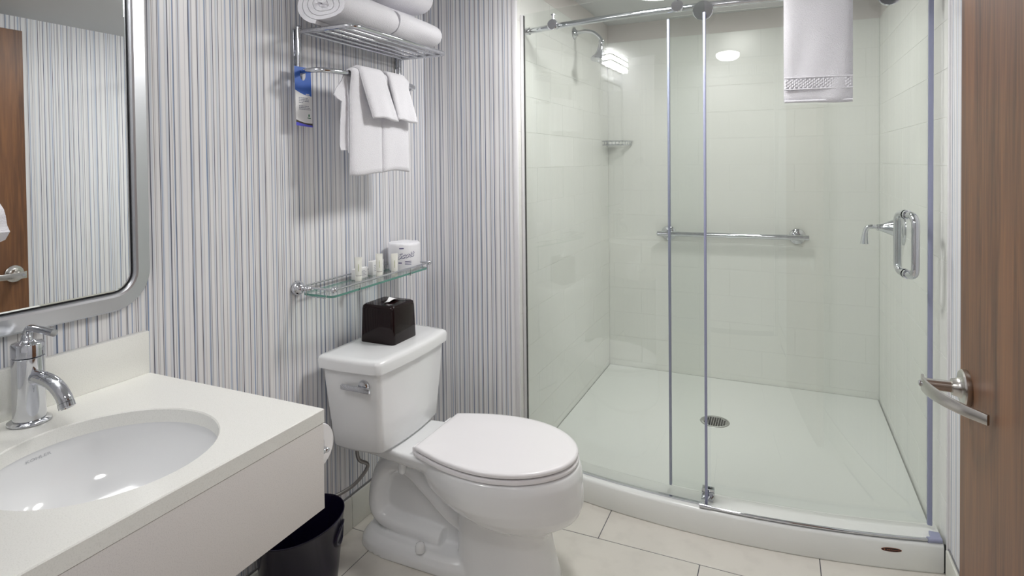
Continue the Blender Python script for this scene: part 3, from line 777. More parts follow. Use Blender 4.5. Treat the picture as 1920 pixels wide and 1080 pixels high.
# tank
def tank_ring(z, x0, x1, hw, bow=.012, rc=.022, rb=.016, n=5):
    """plan of the tank: straight back, bowed front and slightly bowed sides"""
    pts = []
    def side(p, q, b, m):
        p = Vector(p); q = Vector(q); d = (q-p); nn = Vector((d.y, -d.x)).normalized()
        return [p+d*(i/m)+nn*b*4*(i/m)*(1-i/m) for i in range(m+1)]
    y0, y1 = -hw, hw
    def corner(c, r, a): return [Vector((c[0]+r*math.cos(a+PI/2*i/n), c[1]+r*math.sin(a+PI/2*i/n))) for i in range(n+1)]
    pts += side((x0+rb, y0), (x1-rc, y0+.010), .006, 6)[:-1]
    pts += corner((x1-rc, y0+rc+.010), rc, -PI/2)
    pts += side((x1, y0+rc+.010), (x1, y1-rc-.010), bow, 8)[1:-1]
    pts += corner((x1-rc, y1-rc-.010), rc, 0)
    pts += side((x1-rc, y1-.010), (x0+rb, y1), .006, 6)[1:]
    pts += corner((x0+rb, y1-rb), rb, PI/2)[1:]
    pts += corner((x0+rb, y0+rb), rb, PI)[:-1]
    return [(p.x, TY-.008+p.y, z) for p in pts]
tk = MB().loft([tank_ring(.404, .100, .255, .170), tank_ring(.407, .085, .270, .184), tank_ring(.418, .078, .277, .192), tank_ring(.48, .073, .280, .199), tank_ring(.60, .064, .287, .212), tank_ring(.694, .058, .291, .219)])
build('tank', tk, M['porcelain'], toi, angle=50)
ld = MB().loft([tank_ring(.692, .050, .298, .227), tank_ring(.694, .046, .303, .232), tank_ring(.722, .045, .304, .2335), tank_ring(.731, .048, .301, .2305), tank_ring(.7355, .055, .294, .223), tank_ring(.7375, .075, .274, .203)])
build('tank_lid', ld, M['porcelain'], toi, angle=60)
lx, lz = .232, .645; lyy = TY-.222
fl = build('flush_lever', MB().box(.152, .270, lyy-.022, lyy-.013, lz-.0105, lz+.0065, .002), M['chrome'], toi)
build('lever_boss', MB().lathe([(0, -.006), (.021, -.006), (.021, .003), (.016, .011), (0, .014)], (.232, lyy+.002, lz+.004), '-Y', 24), M['chrome'], fl)

# supply hose
hs = thing('water_supply_hose', 'braided steel water hose from toilet tank to wall stop valve', 'hose', (.0, 1.66, .2))
hp_ = spline([(.125, TY-.125, .398), (.125, TY-.130, .362), (.132, TY-.126, .335), (.150, TY-.105, .315), (.140, TY-.110, .285), (.11, TY-.135, .245), (.075, TY-.165, .222), (.045, TY-.20, .212), (.030, TY-.235, .212)], 6)
build('hose', MB().tube(hp_, .0065, 12), M['hose'], hs, angle=60)
build('tank_nut', MB().lathe([(0, 0), (.015, 0), (.015, .02), (.011, .024), (0, .024)], (.125, TY-.125, .379), 'Z', 8), M['plastic'], hs)
build('stop_valve', MB().lathe([(0, 0), (.028, 0), (.026, .004), (.010, .006), (.010, .045), (0, .045)], (.0005, TY-.25, .212), 'X', 20).tube([(.03, TY-.25, .20), (.03, TY-.25, .225)], .011, 14), M['chrome'], hs)

# ------------------------------------------------------------------ waste bin
bn = thing('waste_bin', 'dark navy oval plastic waste bin under the vanity counter', 'bin', (.135, 1.375, 0))
bcx, bcy = .136, 1.385
def ov(z, a, b, n=44): return [(bcx+a*math.cos(2*PI*i/n), bcy+b*math.sin(2*PI*i/n), z) for i in range(n)]
bm_ = MB().loft([ov(.006, .085, .118), ov(.0, .080, .112)], False, True)
bm_.loft([ov(.006, .085, .118), ov(.14, .099, .136), ov(.278, .111, .152), ov(.280, .1125, .1535), ov(.2835, .1125, .1535), ov(.284, .110, .151), ov(.28, .108, .149), ov(.14, .096, .133), ov(.012, .082, .115)], False, True)
build('body', bm_, M['bin'], bn, angle=50)
# oval finger grip at the end facing the room
gr = []
for k, (sc_, o) in enumerate(((1.0, .0005), (.94, .0045), (.78, .005), (.70, .001), (.5, -.004), (.2, -.006))):
    rg = []
    for i in range(28):
        a = 2*PI*i/28; u = .40*sc_*math.cos(a); z = .215+.034*sc_*math.sin(a)
        t = z/.28; aa = .085+(.111-.085)*t+o; bb_ = .118+(.152-.118)*t+o
        th = .62+u
        rg.append((bcx+aa*math.cos(th), bcy+bb_*math.sin(th), z))
    gr.append(rg)
build('grip_recess', MB().loft(gr, False, True), M['bin'], bn, angle=60)

# ------------------------------------------------------------------ spare toilet roll holder on the vanity end
tr = thing('toilet_paper_holder', 'chrome toilet paper holder on the vanity end panel', 'paper holder', (.48, CYE, .76))
PC = (.0, CYE+.088, .716)
build('arm', MB().tube(spline([(.520, CYE-.0015, PC[2]), (.520, CYE+.03, PC[2]), (.520, PC[1]-.01, PC[2]), (.51, PC[1], PC[2]), (.38, PC[1], PC[2])], 5), .006, 12), M['chrome'], tr)
build('mount_plate', MB().lathe([(0, 0), (.018, 0), (.018, .006), (0, .008)], (.520, CYE-.0018, PC[2]), 'Y', 20), M['chrome'], tr)
rp = MB().lathe([(.009, 0), (.052, 0), (.0535, .003), (.0535, .097), (.052, .10), (.022, .10), (.020, .097), (.009, .097), (.009, 0)], (.395, PC[1], PC[2]), 'X', 40)
tproll = tag(build('toilet_paper_roll', rp, M['paper_white'], None), 'loose white toilet paper roll on holder at end of the vanity', 'toilet paper')
ls = []
for k, (dy, dz, x0) in enumerate(((-.028, .044, .44), (-.040, .060, .445), (-.046, .078, .455), (-.046, .096, .470), (-.044, .113, .488))):
    ls.append([(x0, PC[1]+dy, PC[2]+dz), (.496+.003*k, PC[1]+dy, PC[2]+dz-.002*k), (.496+.003*k, PC[1]+dy+.0012, PC[2]+dz-.002*k), (x0, PC[1]+dy+.0012, PC[2]+dz)])
build('loose_sheet', MB().loft(ls), M['paper_white'], tproll)

# ------------------------------------------------------------------ tissue box on the tank lid
bxo = thing('tissue_box', 'dark brown glossy square tissue box on the toilet tank lid', 'tissue box', (.165, 1.815, .7375))
def bring(z, x0, x1, y0, y1, r): return [(p[0], p[1], z) for p in rrect(x0, x1, y0, y1, r, 5)]
TZ = .7376
BW = [(0.0, .0), (.003, .001), (.120, -.0025), (.133, -.0045), (.138, -.0105)]
bc_ = (.164, 1.814)
def brg(dz, g, r): return bring(TZ+dz, bc_[0]-.0735-g, bc_[0]+.0735+g, bc_[1]-.0735-g, bc_[1]+.0735+g, r)
bo_ = MB().loft([brg(dz, g, .012) for dz, g in BW], True, False)
top_ = brg(.138, -.0105, .012)
def ohole(z, a=.027, b=.038): return [(bc_[0]+a*math.cos(math.atan2(p[1]-bc_[1], p[0]-bc_[0])), bc_[1]+b*math.sin(math.atan2(p[1]-bc_[1], p[0]-bc_[0])), z) for p in top_]
bo_.loft([top_, ohole(TZ+.139), ohole(TZ+.122)], False, True)
build('cover', bo_, M['dark_box'], bxo, angle=50)
ts = []
for i in range(7):
    t = i/6; yy = 1.787+.055*t
    ts.append([(.150+.006*math.sin(t*5), yy, TZ+.126), (.168+.008*math.sin(t*4+1), yy-.004, TZ+.143+.012*math.sin(PI*t)), (.186, yy+.004, TZ+.144+.004*math.sin(PI*t)), (.185, yy+.004, TZ+.1425+.004*math.sin(PI*t)), (.166+.008*math.sin(t*4+1), yy-.004, TZ+.1415+.012*math.sin(PI*t)), (.152+.006*math.sin(t*5), yy, TZ+.126)])
lab(build('tissue', MB().loft(ts), M['paper_white'], bxo, angle=80), 'white tissue tip')

# ------------------------------------------------------------------ glass shelf over the tank
shf = thing('glass_shelf', 'clear glass wall shelf with thin chrome gallery rail above the toilet', 'shelf', (.07, 1.82, .95))
GY0, GY1, GX0, GX1, GZ = 1.525, 2.105, .022, .155, .948
pl = rrect(GX0, GX1, GY0, GY1, .018, 6)
build('pane', MB().loft([[(x, y, GZ+.0005) for x, y in pl], [(x, y, GZ+.0065) for x, y in pl]]), M['shelf_glass'], shf, angle=30)
for (a, b) in ((.0, .0),):
    ed = MB()
    o_ = rrect(GX0-.0004, GX1+.0004, GY0-.0004, GY1+.0004, .018, 6); i_ = rrect(GX0+.0006, GX1-.0006, GY0+.0006, GY1-.0006, .0175, 6)
    ed.loft([[(x, y, GZ) for x, y in i_], [(x, y, GZ) for x, y in o_], [(x, y, GZ+.007) for x, y in o_], [(x, y, GZ+.007) for x, y in i_]], loop=True)
    lab(build('pane_edge', ed, M['glass_edge'], shf), 'green tinted glass edge')
RZ = GZ+.027
for nm, pts in (('rail', [(.010, GY0, RZ), (GX1+.004, GY0, RZ)]), ('rail', [(GX1+.004, GY0, RZ), (GX1+.004, GY1, RZ)]), ('rail', [(GX1+.004, GY1, RZ), (.010, GY1, RZ)]), ('rail', [(.016, GY0, RZ), (.016, GY1, RZ)])):
    build(nm, MB().tube(pts, .0034, 10), M['chrome'], shf)
for y in (GY0, GY1): build('finial', MB().ball((GX1+.004, y, RZ), .0105), M['chrome'], shf)
for x, y in ((GX1+.004, 1.66), (GX1+.004, 1.97), (.016, 1.60), (.016, 1.80), (.016, 2.0)):
    xi = x-.012 if x > .1 else x+.012
    build('clip', MB().tube([(x, y, RZ), (x, y, GZ-.003), (xi, y, GZ-.003)], .0018, 8), M['chrome'], shf)
for y in (GY0, GY1):
    build('clip', MB().tube(spline([(.040, y, RZ), (.042, y, GZ-.002), (.06, y+.004*(1 if y < 1.8 else -1), GZ-.0035), (.105, y+.004*(1 if y < 1.8 else -1), GZ-.0035), (.125, y, GZ-.001), (.128, y, RZ)], 5), .0018, 8), M['chrome'], shf)
for y in (GY0-.004, GY1+.004):
    rs = build('wall_rosette', MB().lathe([(0, 0), (.025, 0), (.0255, .004), (.024, .012), (.020, .019), (.013, .025), (.009, .028), (0, .029)], (.0005, y, RZ-.004), 'X', 32), M['chrome'], shf)
    build('rosette_post', MB().tube([(.027, y, RZ-.004), (.062, y, RZ-.002)], .004, 10), M['chrome'], rs)
    for bx2, br2 in ((.031, .0105), (.044, .0095), (.056, .0085)): build('post_bead', MB().ball((bx2, y, RZ-.003), br2), M['chrome'], rs)

# toiletries on the glass shelf
SZ = GZ+.0068
def tube_bottle(x, y, label, wobble):
    t = thing('toiletry_tube', label, 'bottle', (x, y, SZ), 'small toiletry tubes on the glass shelf')
    build('cap', MB().lathe([(0, 0), (.0118, 0), (.0122, .002), (.0122, .017), (.0115, .0185), (0, .0185)], (x, y, SZ), 'Z', 24), M['bottle'], t)
    build('band', MB().lathe([(0, .0186), (.0104, .0186), (.0104, .0202), (0, .0202)], (x, y, SZ), 'Z', 20), M['brown_ink'], t)
    body = []
    for h, a, b in ((.0203, .0120, .0114), (.03, .0122, .0112), (.055, .0126, .0085), (.072, .0130, .0045), (.078, .0132, .0022), (.088, .0132, .0016)):
        body.append([(x+.8*a*math.cos(2*PI*i/24)-.6*b*math.sin(2*PI*i/24), y+.6*a*math.cos(2*PI*i/24)+.8*b*math.sin(2*PI*i/24), SZ+h) for i in range(24)])
    bdy = build('body', MB().loft(body), M['bottle'], t)
    pr = MB()
    fr_ = Vector((.6, -.8)); 
    for k in range(8):
        z = .030+k*.0042; dpt = .0112-(z-.02)*.00022*1000*.6/1.0*.36
        c = Vector((x, y))+fr_*dpt
        q = [(c.x+.8*u, c.y+.6*u, SZ+z+v) for u, v in ((-.0012, 0), (.0018, 0), (.0018, .0026), (-.0012, .0026))]
        pr.add(q, [(0, 1, 2, 3)])
    po = build('print', pr, M['olive_ink'], bdy, smooth=False, normals=False); po['kind'] = 'stuff'
tube_bottle(.066, 1.765, 'small white toiletry tube, leftmost on the glass shelf, ahead of the boxes', 0)
tube_bottle(.086, 1.865, 'small white toiletry tube between the two soap boxes on the glass shelf', 0)
tube_bottle(.140, 1.888, 'small white toiletry tube in front of the wrapped toilet roll', 0)
def soap_box(x0, y0, y1, h, label, ang):
    t = thing('soap_box', label, 'soap', (x0, (y0+y1)/2, SZ), 'boxed soaps on the glass shelf')
    build('carton', MB().box(x0, x0+.022, y0, y1, SZ, SZ+h, .0012), M['card'], t)
    pr = MB()
    for k in range(4):
        z = SZ+h*.30+k*h*.13
        pr.box(x0+.0221, x0+.0225, y0+.008, y1-.010-.008*(k % 2), z, z+.0012)
    build('print', pr, M['grey_ink'], t, smooth=False)
soap_box(.030, 1.768, 1.838, .040, 'low white soap box behind the leftmost tube on glass shelf', 0)
soap_box(.030, 1.868, 1.938, .054, 'taller white soap box left of the wrapped toilet roll on glass shelf', 0)

# wrapped toilet roll
rx, ry_, rr, rh = .086, 2.032, .0648, .112
ro = thing('wrapped_toilet_roll', 'white paper-wrapped toilet roll with navy lettering on glass shelf', 'toilet paper', (rx, ry_, SZ))
prf = [(0, .002), (.018, .002), (.02, 0), (.060, 0), (.0635, .003), (.0648, .010), (.0648, rh-.010), (.0635, rh-.003), (.057, rh+.001), (.030, rh-.001), (.020, rh-.006), (0, rh-.010)]
rw = MB()
rings = []
for q, (r_, h_) in enumerate(prf):
    rg = []
    for j in range(48):
        a = 2*PI*j/48; amp = 0.0 if h_ < rh-.012 else .0016
        rg.append((rx+max(r_, 1e-5)*math.cos(a), ry_+max(r_, 1e-5)*math.sin(a), SZ+h_+amp*math.sin(a*5+q*2)*(1 if r_ > .01 else 0)))
    rings.append(rg)
rw.loft(rings)
build('wrapper', rw, M['wrap'], ro, angle=60)
A0 = math.radians(-55)                                       # the side turned to the doorway
def on_roll(u, v, o=.0006):
    a = A0+u/.0648
    return (rx+(.0648+o)*math.cos(a), ry_+(.0648+o)*math.sin(a), SZ+v)
tv, tf = text_geo('Scott', .031, .30, .0011)
tv2, tf2 = text_geo('Scott', .031, .30, .0002)
def slant(p): return p.y+p.x*.16
build('lettering', MB().add([on_roll(p.x*1.0+.005+.0006, .066+slant(p)-.0007, .0007) for p in tv], tf).add([on_roll(p.x*1.0+.0054+.0006, .066+slant(p)-.0010, .0006) for p in tv], tf), M['navy_ink'], ro, smooth=False, normals=False)
build('lettering', MB().add([on_roll(p.x+.005, .066+slant(p), .0011) for p in tv2], tf2), M['wrap'], ro, smooth=False, normals=False)
def strip(u0, u1, v0, v1):
    n = 6; pr = MB()
    pr.add([on_roll(u0+(u1-u0)*i/n, v) for i in range(n+1) for v in (v0, v1)], [(2*i, 2*i+2, 2*i+3, 2*i+1) for i in range(n)])
    build('print_line', pr, M['navy_ink'], ro, smooth=False, normals=False)
strip(-.020, -.002, .092, .0955)
strip(-.024, -.010, .034, .0375)
for k in range(3): strip(.002, .028, .028+k*.006, .030+k*.006)

# ------------------------------------------------------------------ towel rack
rk = thing('towel_rack', 'chrome wall rack with slatted towel shelf and bowed lower towel bar', 'towel rack', (.12, 1.83, 1.66))
KY0, KY1, KZ, KX = 1.535, 2.118, 1.838, .245
for y in (KY0, KY1):
    b_ = build('bracket', MB().box(.001, .006, y-.013, y+.013, 1.668, 1.848, .002).tube([(.020, y-.004, 1.660), (.020, y-.004, 1.850)], .0095, 16).ball((.020, y-.004, 1.850), .0102), M['chrome'], rk)
    for z in (1.72, 1.80): build('screw', MB().lathe([(0, 0), (.0045, 0), (.004, .002), (0, .003)], (.006, y+.003, z), 'X', 14), M['satin'], b_)
fp = [(.014, KY0, KZ)]+[(KX-.03, KY0, KZ)]+[(KX-.03+.03*math.sin(a), KY0+.03*(1-math.cos(a)), KZ) for a in [PI/12*i for i in range(1, 7)]]
fp += [(KX, 1.83, KZ)]+[(KX-.03+.03*math.cos(a), KY1-.03+.03*math.sin(a), KZ) for a in [PI/12*i for i in range(0, 7)]]+[(.014, KY1, KZ)]
build('shelf_rim', MB().tube(fp, .0085, 14), M['chrome'], rk, angle=60)
for k, x in enumerate((.028, .070, .112, .154, .200)):
    build('slat', MB().tube([(x, KY0+.002, KZ-.001), (x, KY1-.002, KZ-.001)], .0048 if k else .0058, 10), M['chrome'], rk, angle=60)
# lower bowed bar
LBZ = 1.699
def bow(t): return .020+.165*math.sin(PI*t)**.55
bpz = spline([(.016, KY0, LBZ), (.060, 1.513, LBZ), (.100, 1.503, LBZ), (.132, 1.513, LBZ), (.150, 1.545, LBZ), (.159, 1.60, LBZ), (.164, 1.70, LBZ), (.166, 1.83, LBZ), (.164, 1.92, LBZ), (.156, 1.99, LBZ), (.130, 2.05, LBZ), (.080, 2.095, LBZ), (.016, 2.114, LBZ)], 5)
build('towel_bar', MB().tube(bpz, .0086, 14), M['chrome'], rk, angle=60)
BARX = .166

# door hanger card on the left end of the bar
cdy0, cdy1, cz0, cz1 = 1.489, 1.563, 1.520, 1.716
cd = thing('hanging_card', 'blue and white card with round hole hung on the towel rack', 'sign', (.04, 1.525, cz0))
def cpt(u, v, o=0.0): return (.040+.010*math.sin(PI*min(max(v, 0), 1))*0+.004*(1-v)+o, cdy0+(cdy1-cdy0)*u, cz0+(cz1-cz0)*v)
def card_sheet(poly, o0, o1): return MB().loft([[cpt(u, v, o0) for u, v in poly], [cpt(u, v, o1) for u, v in poly]])
# card with a real hole: outline bridged to a circle
NH = 40
hcx, hcy, hr = .50, .868, .0125
def sq(i):
    a = 2*PI*i/NH; d = Vector((math.cos(a)/(cdy1-cdy0), math.sin(a)/(cz1-cz0))); ts_ = []
    if d.x > 1e-9: ts_.append((1-hcx)/d.x)
    if d.x < -1e-9: ts_.append(-hcx/d.x)
    if d.y > 1e-9: ts_.append((1-hcy)/d.y)
    if d.y < -1e-9: ts_.append((.62-hcy)/d.y)
    t = min(ts_); return (hcx+d.x*t, hcy+d.y*t)
so = [sq(i) for i in range(NH)]
for q in ((0, 1), (1, 1), (0, .62), (1, .62)):
    j = min(range(NH), key=lambda k: ((so[k][0]-q[0])*.074)**2+((so[k][1]-q[1])*.196)**2); so[j] = q
ci = [(hcx+hr*math.cos(2*PI*i/NH)/(cdy1-cdy0), hcy+hr*1.5*math.sin(2*PI*i/NH)/(cz1-cz0)) for i in range(NH)]
hdm = MB().loft([[cpt(u, v, 0) for u, v in ci], [cpt(u, v, .0006) for u, v in ci], [cpt(u, v, .0006) for u, v in so], [cpt(u, v, 0) for u, v in so]], loop=True)
build('header', hdm, M['blue_ink'], cd, smooth=False)
wav = [(1-i/10, .515+.085*math.cos(PI*i/10*.5+PI/2*0)*-1+.085-.03*math.sin(PI*i/10)) for i in range(11)]
wav = [(i/10, .60-.085*(i/10)-.022*math.sin(PI*i/10)) for i in range(11)]
build('header_lower', card_sheet([(0, .62), *wav, (1, .62)], 0, .0006), M['blue_ink'], cd, smooth=False)
build('panel', card_sheet([(0, .05), (1, .02), *reversed(wav)], 0, .0006), M['card'], cd, smooth=False)
ft = [(i/8, .10-.055*(i/8)-.02*math.sin(PI*i/8)) for i in range(9)]
build('footer', card_sheet([(0, .055), (1, .005), *reversed(ft)], .0007, .0010), M['brown_ink'], cd, smooth=False)
build('footer_stripe', card_sheet([(0, .0), (1, -.02), (1, .008), (.5, .028), (0, .058)], .0008, .0012), M['violet_ink'], cd, smooth=False)
pr_ = MB()
for k, (v, u1) in enumerate(((.475, .74), (.448, .80), (.421, .80), (.394, .48), (.335, .84), (.308, .90), (.281, .92))):
    u = .2
    while u < u1-.02:
        wd_ = random.uniform(.06, .13); pr_.loft([[cpt(a, b, .0007) for a, b in ((u, v-.006), (min(u+wd_, u1), v-.006), (min(u+wd_, u1), v+.006), (u, v+.006))], [cpt(a, b, .0009) for a, b in ((u, v-.006), (min(u+wd_, u1), v-.006), (min(u+wd_, u1), v+.006), (u, v+.006))]]); u += wd_+.03
build('print', pr_, M['grey_ink'], cd, smooth=False)
lg = MB()
for k, (v, a, b) in enumerate(((.545, .64, .86), (.520, .67, .90), (.500, .70, .88))):
    lg.loft([[cpt(p, q, .0007) for p, q in ((a, v-.008), (b, v-.008), (b, v+.006), (a, v+.006))], [cpt(p, q, .0009) for p, q in ((a, v-.008), (b, v-.008), (b, v+.006), (a, v+.006))]])
build('emblem', lg, M['card'], cd, smooth=False)
build('tree_mark', MB().add([cpt(.76, .16, .0008), cpt(.84, .16, .0008), cpt(.84, .195, .0008), cpt(.80, .205, .0008), cpt(.76, .195, .0008)], [(0, 1, 2, 3, 4)]).add([cpt(.70, .13, .0008), cpt(.90, .125, .0008), cpt(.90, .14, .0008), cpt(.70, .145, .0008)], [(0, 1, 2, 3)]), M['green_ink'], cd, smooth=False, normals=False)

# ------------------------------------------------------------------ towels
def rolled(name, y0, y1, cx, cz, ax, az, label, group, turns=4.3, seed=0, sweep=0.0):
    """a towel rolled up: a spiral band seen at both ends, squashed to an oval"""
    rnd = random.Random(seed)
    n = int(turns*22); r0, r1 = .10, 1.0; mid = []
    for i in range(n+1):
        t = i/n; a = -2*PI*turns*(1-t)+sweep; r = r0+(r1-r0)*t
        mid.append((a, r))
    pitch = (r1-r0)/turns; th = pitch*.90
    ph = [rnd.uniform(0, 6) for _ in range(6)]
    def pt(a, r, y, t):
        k = 1+.018*math.sin(3*a+ph[0]+y*9)+.012*math.sin(5*a+ph[1]+y*17)
        return (cx+ax*r*k*math.cos(a), y, cz+az*r*k*math.sin(a))
    rings = []
    ny = 12
    L = y1-y0
    for q in range(ny+1):
        y = y0+L*q/ny
        if q == 0: y = y0+.0
        e = min(q, ny-q)/ny
        sc = 1-.05*max(0, 1-e*9)
        o_ = [pt(a, min(r, 1.0)*sc, y+(.006*math.sin(a*1.0+ph[2])+.004*math.sin(a*3+ph[3]) if q in (0, ny) else 0), t) for t, (a, r) in enumerate(mid)]
        i_ = [pt(a, max(r-th, .02)*sc, y+(.006*math.sin(a+ph[2])+.004*math.sin(a*3+ph[3]) if q in (0, ny) else 0), t) for t, (a, r) in enumerate(mid)]
        rings.append(o_+list(reversed(i_)))
    mb = MB().loft(rings, False, False)
    m = len(mid); tot = 2*m
    for base, flip in ((0, True), (ny*tot, False)):
        for i in range(m-1):
            f = (base+i, base+i+1, base+tot-2-i, base+tot-1-i)
            mb.f.append(tuple(reversed(f)) if flip else f)
    o = build(name, mb, M['terry'], angle=70)
    return tag(o, label, 'towel', group)
G_ROLL = 'rolled bath towels on the chrome rack'
rolled('rolled_towel', 1.512, 1.811, .140, 1.912, .112, .066, 'white rolled bath towel, lower left on the rack, spiral end showing', G_ROLL, 4.2, 3, PI*1.42)
rolled('rolled_towel', 1.824, 2.112, .140, 1.912, .112, .066, 'white rolled bath towel, lower right on the rack, under another roll', G_ROLL, 4.2, 8, PI*1.42)
rolled('rolled_towel', 1.480, 1.754, .130, 2.043, .108, .064, 'white rolled bath towel, upper left of the pile on the rack', G_ROLL, 4.0, 5, PI*1.5)
rolled('rolled_towel', 1.780, 2.070, .130, 2.043, .108, .064, 'white rolled bath towel, upper right of the pile on the rack', G_ROLL, 4.0, 9, PI*1.5)

def drape(y0, y1, bar, r, front, back, th, flare=0.0, seed=0, ny=10, bend=None, waves=.003, hem=(.05, .056), out=0.0, close=0.0):
    """cloth over a bar that runs along Y: a thick band with rounded hems; bar = function y -> (x, z)"""
    rnd = random.Random(seed); ph = [rnd.uniform(0, 6) for _ in range(4)]
    prof = []                                                  # (distance along cloth, normal offset)
    nb, nf, na = 14, 18, 10
    cen = []
    for i in range(nb):
        cen.append(('b', back*(1-i/nb)))
        if i == 0: cen.append(('b', back-.005))
    for i in range(na+1): cen.append(('a', PI-PI*i/na))
    for i in range(1, nf): cen.append(('f', front*i/nf))
    cen += [('f', front-.005), ('f', front)]
    rings = []
    for q in range(ny+1):
        t = q/ny; y = y0+(y1-y0)*t
        edge = min(t, 1-t)
        tk = th*(.45+.55*min(1, edge/.08))
        outer_, inner_ = [], []
        for kind, s in cen:
            bx_, bz_ = bar(y)
            rr_ = r*(1-close*min(1, s/.07)) if kind != 'a' else r
            if kind == 'b': base = Vector((bx_-rr_, bz_-s)); n = Vector((-1, 0)); d = s; tot = back
            elif kind == 'f': base = Vector((bx_+rr_, bz_-s)); n = Vector((1, 0)); d = s; tot = front
            else: base = Vector((bx_+r*math.cos(s), bz_+r*math.sin(s))); n = Vector((math.cos(s), math.sin(s))); d = 0; tot = 1
            wv = waves*(d/max(tot, .01))*(math.sin(ph[0]+t*7)+.6*math.sin(ph[1]+t*13+d*18)) if d else 0
            k = tk
            if kind != 'a':
                e = tot-d
                if hem and hem[0] < e < hem[1]: k = tk*.55
                if e < .002: k = tk*.45
            push = out*(d/max(tot, .01)) if kind == 'f' else 0
            yy = y+flare*(d/max(tot, .01))*(t-.5)*2 if kind == 'f' else y
            dz = -.004*math.sin(ph[2]+t*5)*(d/max(tot, .01))
            p_o = base+n*(k+abs(wv) if n.x < 0 else k+wv); p_i = base+n*(.0004+(abs(wv) if n.x < 0 else wv))
            outer_.append((p_o.x+push, yy, p_o.y+dz)); inner_.append((p_i.x+push, yy, p_i.y+dz))
        rings.append(outer_+list(reversed(inner_)))
    mb = MB().loft(rings, False, False)
    m = len(cen); tot = 2*m
    for base, flip in ((0, True), (ny*tot, False)):
        for i in range(m-1):
            f = (base+i, base+i+1, base+tot-2-i, base+tot-1-i)
            mb.f.append(tuple(reversed(f)) if flip else f)
    return mb
def barxz(y):
    t = (y-KY0)/(KY1-KY0); return (.016+.150*(1-(abs(2*t-1))**2.6), LBZ)
flatbar = lambda y: (.164, LBZ)
G_HAND = 'hand towels on the bowed bar'; G_WASH = 'washcloths on the bowed bar'
def hand(y0, y1, front, back, label, seed):
    t = tag(build('hand_towel', drape(y0, y1, flatbar, .0098, front, back, .012, 0.004, seed, 12, waves=.0015, hem=(.088, .094), close=.8), M['terry'], angle=70), label, 'towel', G_HAND)
    return t
h1 = hand(1.610, 1.777, .346, .271, 'white hand towel on rack bar, left one, with flared back corner', 2)
# back layer of the left towel standing out past its front, with an ear near the top
ear = MB()
er = []
for q, (zz, ya) in enumerate(((LBZ-.005, 1.600), (LBZ-.03, 1.590), (LBZ-.055, 1.566), (LBZ-.078, 1.550), (LBZ-.090, 1.560), (LBZ-.098, 1.580), (LBZ-.11, 1.583), (LBZ-.18, 1.582), (LBZ-.23, 1.582), (LBZ-.245, 1.578), (LBZ-.262, 1.576))):
    yb = 1.640
    er.append([(.150-.006*math.sin(q), ya, zz), (.150-.006*math.sin(q)+.004, ya-.001, zz), (.156, (ya+yb)/2, zz), (.156, yb, zz), (.146, yb, zz), (.142-.004*math.sin(q), (ya+yb)/2, zz)])
build('back_fold', ear.loft(er), M['terry'], h1, angle=80)
hand(1.780, 1.948, .339, .264, 'white hand towel on rack bar, right one', 4)
def wash(y0, y1, front, back, label, seed, fl, sh):
    mb = drape(y0, y1, flatbar, .0225, front, back, .011, fl, seed, 12, waves=.003, hem=(.052, .057), out=.022)
    # the cloth hangs a little askew
    mb.v = [(x, y+sh*max(0, LBZ-z)*(1 if x > .16 else .2), z) for x, y, z in mb.v]
    return tag(build('washcloth', mb, M['terry'], angle=70), label, 'washcloth', G_WASH)
wash(1.640, 1.778, .151, .12, 'white washcloth over the left hand towel on rack bar', 6, .004, .30)
wash(1.800, 1.915, .151, .12, 'white washcloth over the right hand towel on rack bar', 7, .006, .20)

# bath towel over the shower rail
def shower_bar(x): return (arcY(x, RY), 1.968)
mbT = drape(1.510, 1.727, lambda y: (0, 1.968), .0135, .378, .20, .0105, 0.0, 12, 14, waves=.003, hem=None)
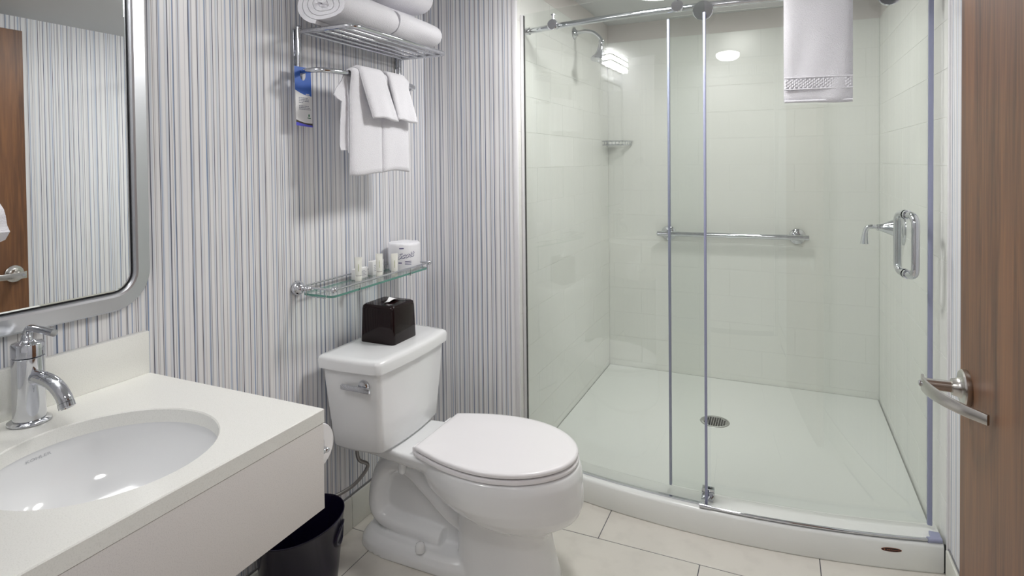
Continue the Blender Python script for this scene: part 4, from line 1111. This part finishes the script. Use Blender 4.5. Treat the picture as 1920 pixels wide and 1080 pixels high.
# drape works along Y: swap axes so that its front faces the room
mbT.v = [(y, arcY(y, RY)-x, z) for x, y, z in mbT.v]
bt = tag(build('bath_towel', mbT, M['terry'], angle=70), 'white bath towel with woven band hung over the shower rail', 'towel')
def tw_front(x, d): return arcY(x, RY)-.0135-.0105-.0012
bd_ = MB()
rows, cols = 3, 15
for r_i in range(rows):
    for c_i in range(cols*2):
        x = 1.514+(.209/(cols*2))*(c_i+.5); z = 1.968-.378+.052+.0108*r_i+(.0054 if c_i % 2 else 0)
        if z > 1.968-.378+.083: continue
        y = tw_front(x, 0)
        bd_.ball((x, y+.001, z), .0060, 8, 5, (.8, .45, .95))
wb = build('woven_band', bd_, M['terry'], bt, angle=80); wb['kind'] = 'stuff'
hl = MB()
for dz in (.046, .0865):
    pts = [(1.511+.215*i/14, arcY(1.511+.215*i/14, RY)-.0135-.0105-.0015, 1.968-.378+dz) for i in range(15)]
    hl.tube(pts, .0024, 8)
pts = [(1.512+.213*i/14, arcY(1.512+.213*i/14, RY)-.0135-.0085, 1.968-.378+.004) for i in range(15)]
hl.tube(pts, .0048, 8)
build('hem_ridge', hl, M['terry'], bt, angle=80)

# towel on a ring at the near end of the vanity, only its frayed edge shows
rg_ = thing('towel_ring', 'chrome towel ring on the short wall beside the mirror', 'towel ring', (.30, .40, 1.35))
build('ring_mount', MB().lathe([(0, 0), (.024, 0), (.022, .008), (.010, .012), (.009, .07), (0, .07)], (.27, .4005, 1.40), 'Y', 24), M['chrome'], rg_)
build('ring', MB().tube([(.27+.075*math.cos(2*PI*i/32), .470, 1.335+.075*math.sin(2*PI*i/32)) for i in range(32)], .005, 10, closed=True), M['chrome'], rg_)
sec = [(1.020, .165, .352), (1.026, .160, .364), (1.060, .162, .366), (1.075, .170, .360), (1.12, .175, .352), (1.20, .180, .345), (1.262, .182, .346), (1.270, .184, .372), (1.277, .186, .398), (1.290, .188, .410), (1.300, .190, .401), (1.315, .192, .397), (1.325, .194, .392), (1.338, .198, .376), (1.350, .205, .35), (1.362, .22, .33), (1.366, .235, .315)]
rs_ = []
rnd = random.Random(3)
for z, x0, x1 in sec:
    k = 1.0 if z < 1.34 else .6
    n = 10; front = [(x0+(x1-x0)*i/n, .4925+.018*k+.004*math.sin(i*1.9+z*20)) for i in range(n+1)]
    back_ = [(x1-(x1-x0)*i/n, .4625-.010*k) for i in range(n+1)]
    rs_.append([(x, y, z+rnd.uniform(-.001, .001)) for x, y in front+back_])
tag(build('ring_towel', MB().loft(rs_), M['terry'], angle=80), 'white frayed hand towel hanging at the left edge before the mirror', 'towel')
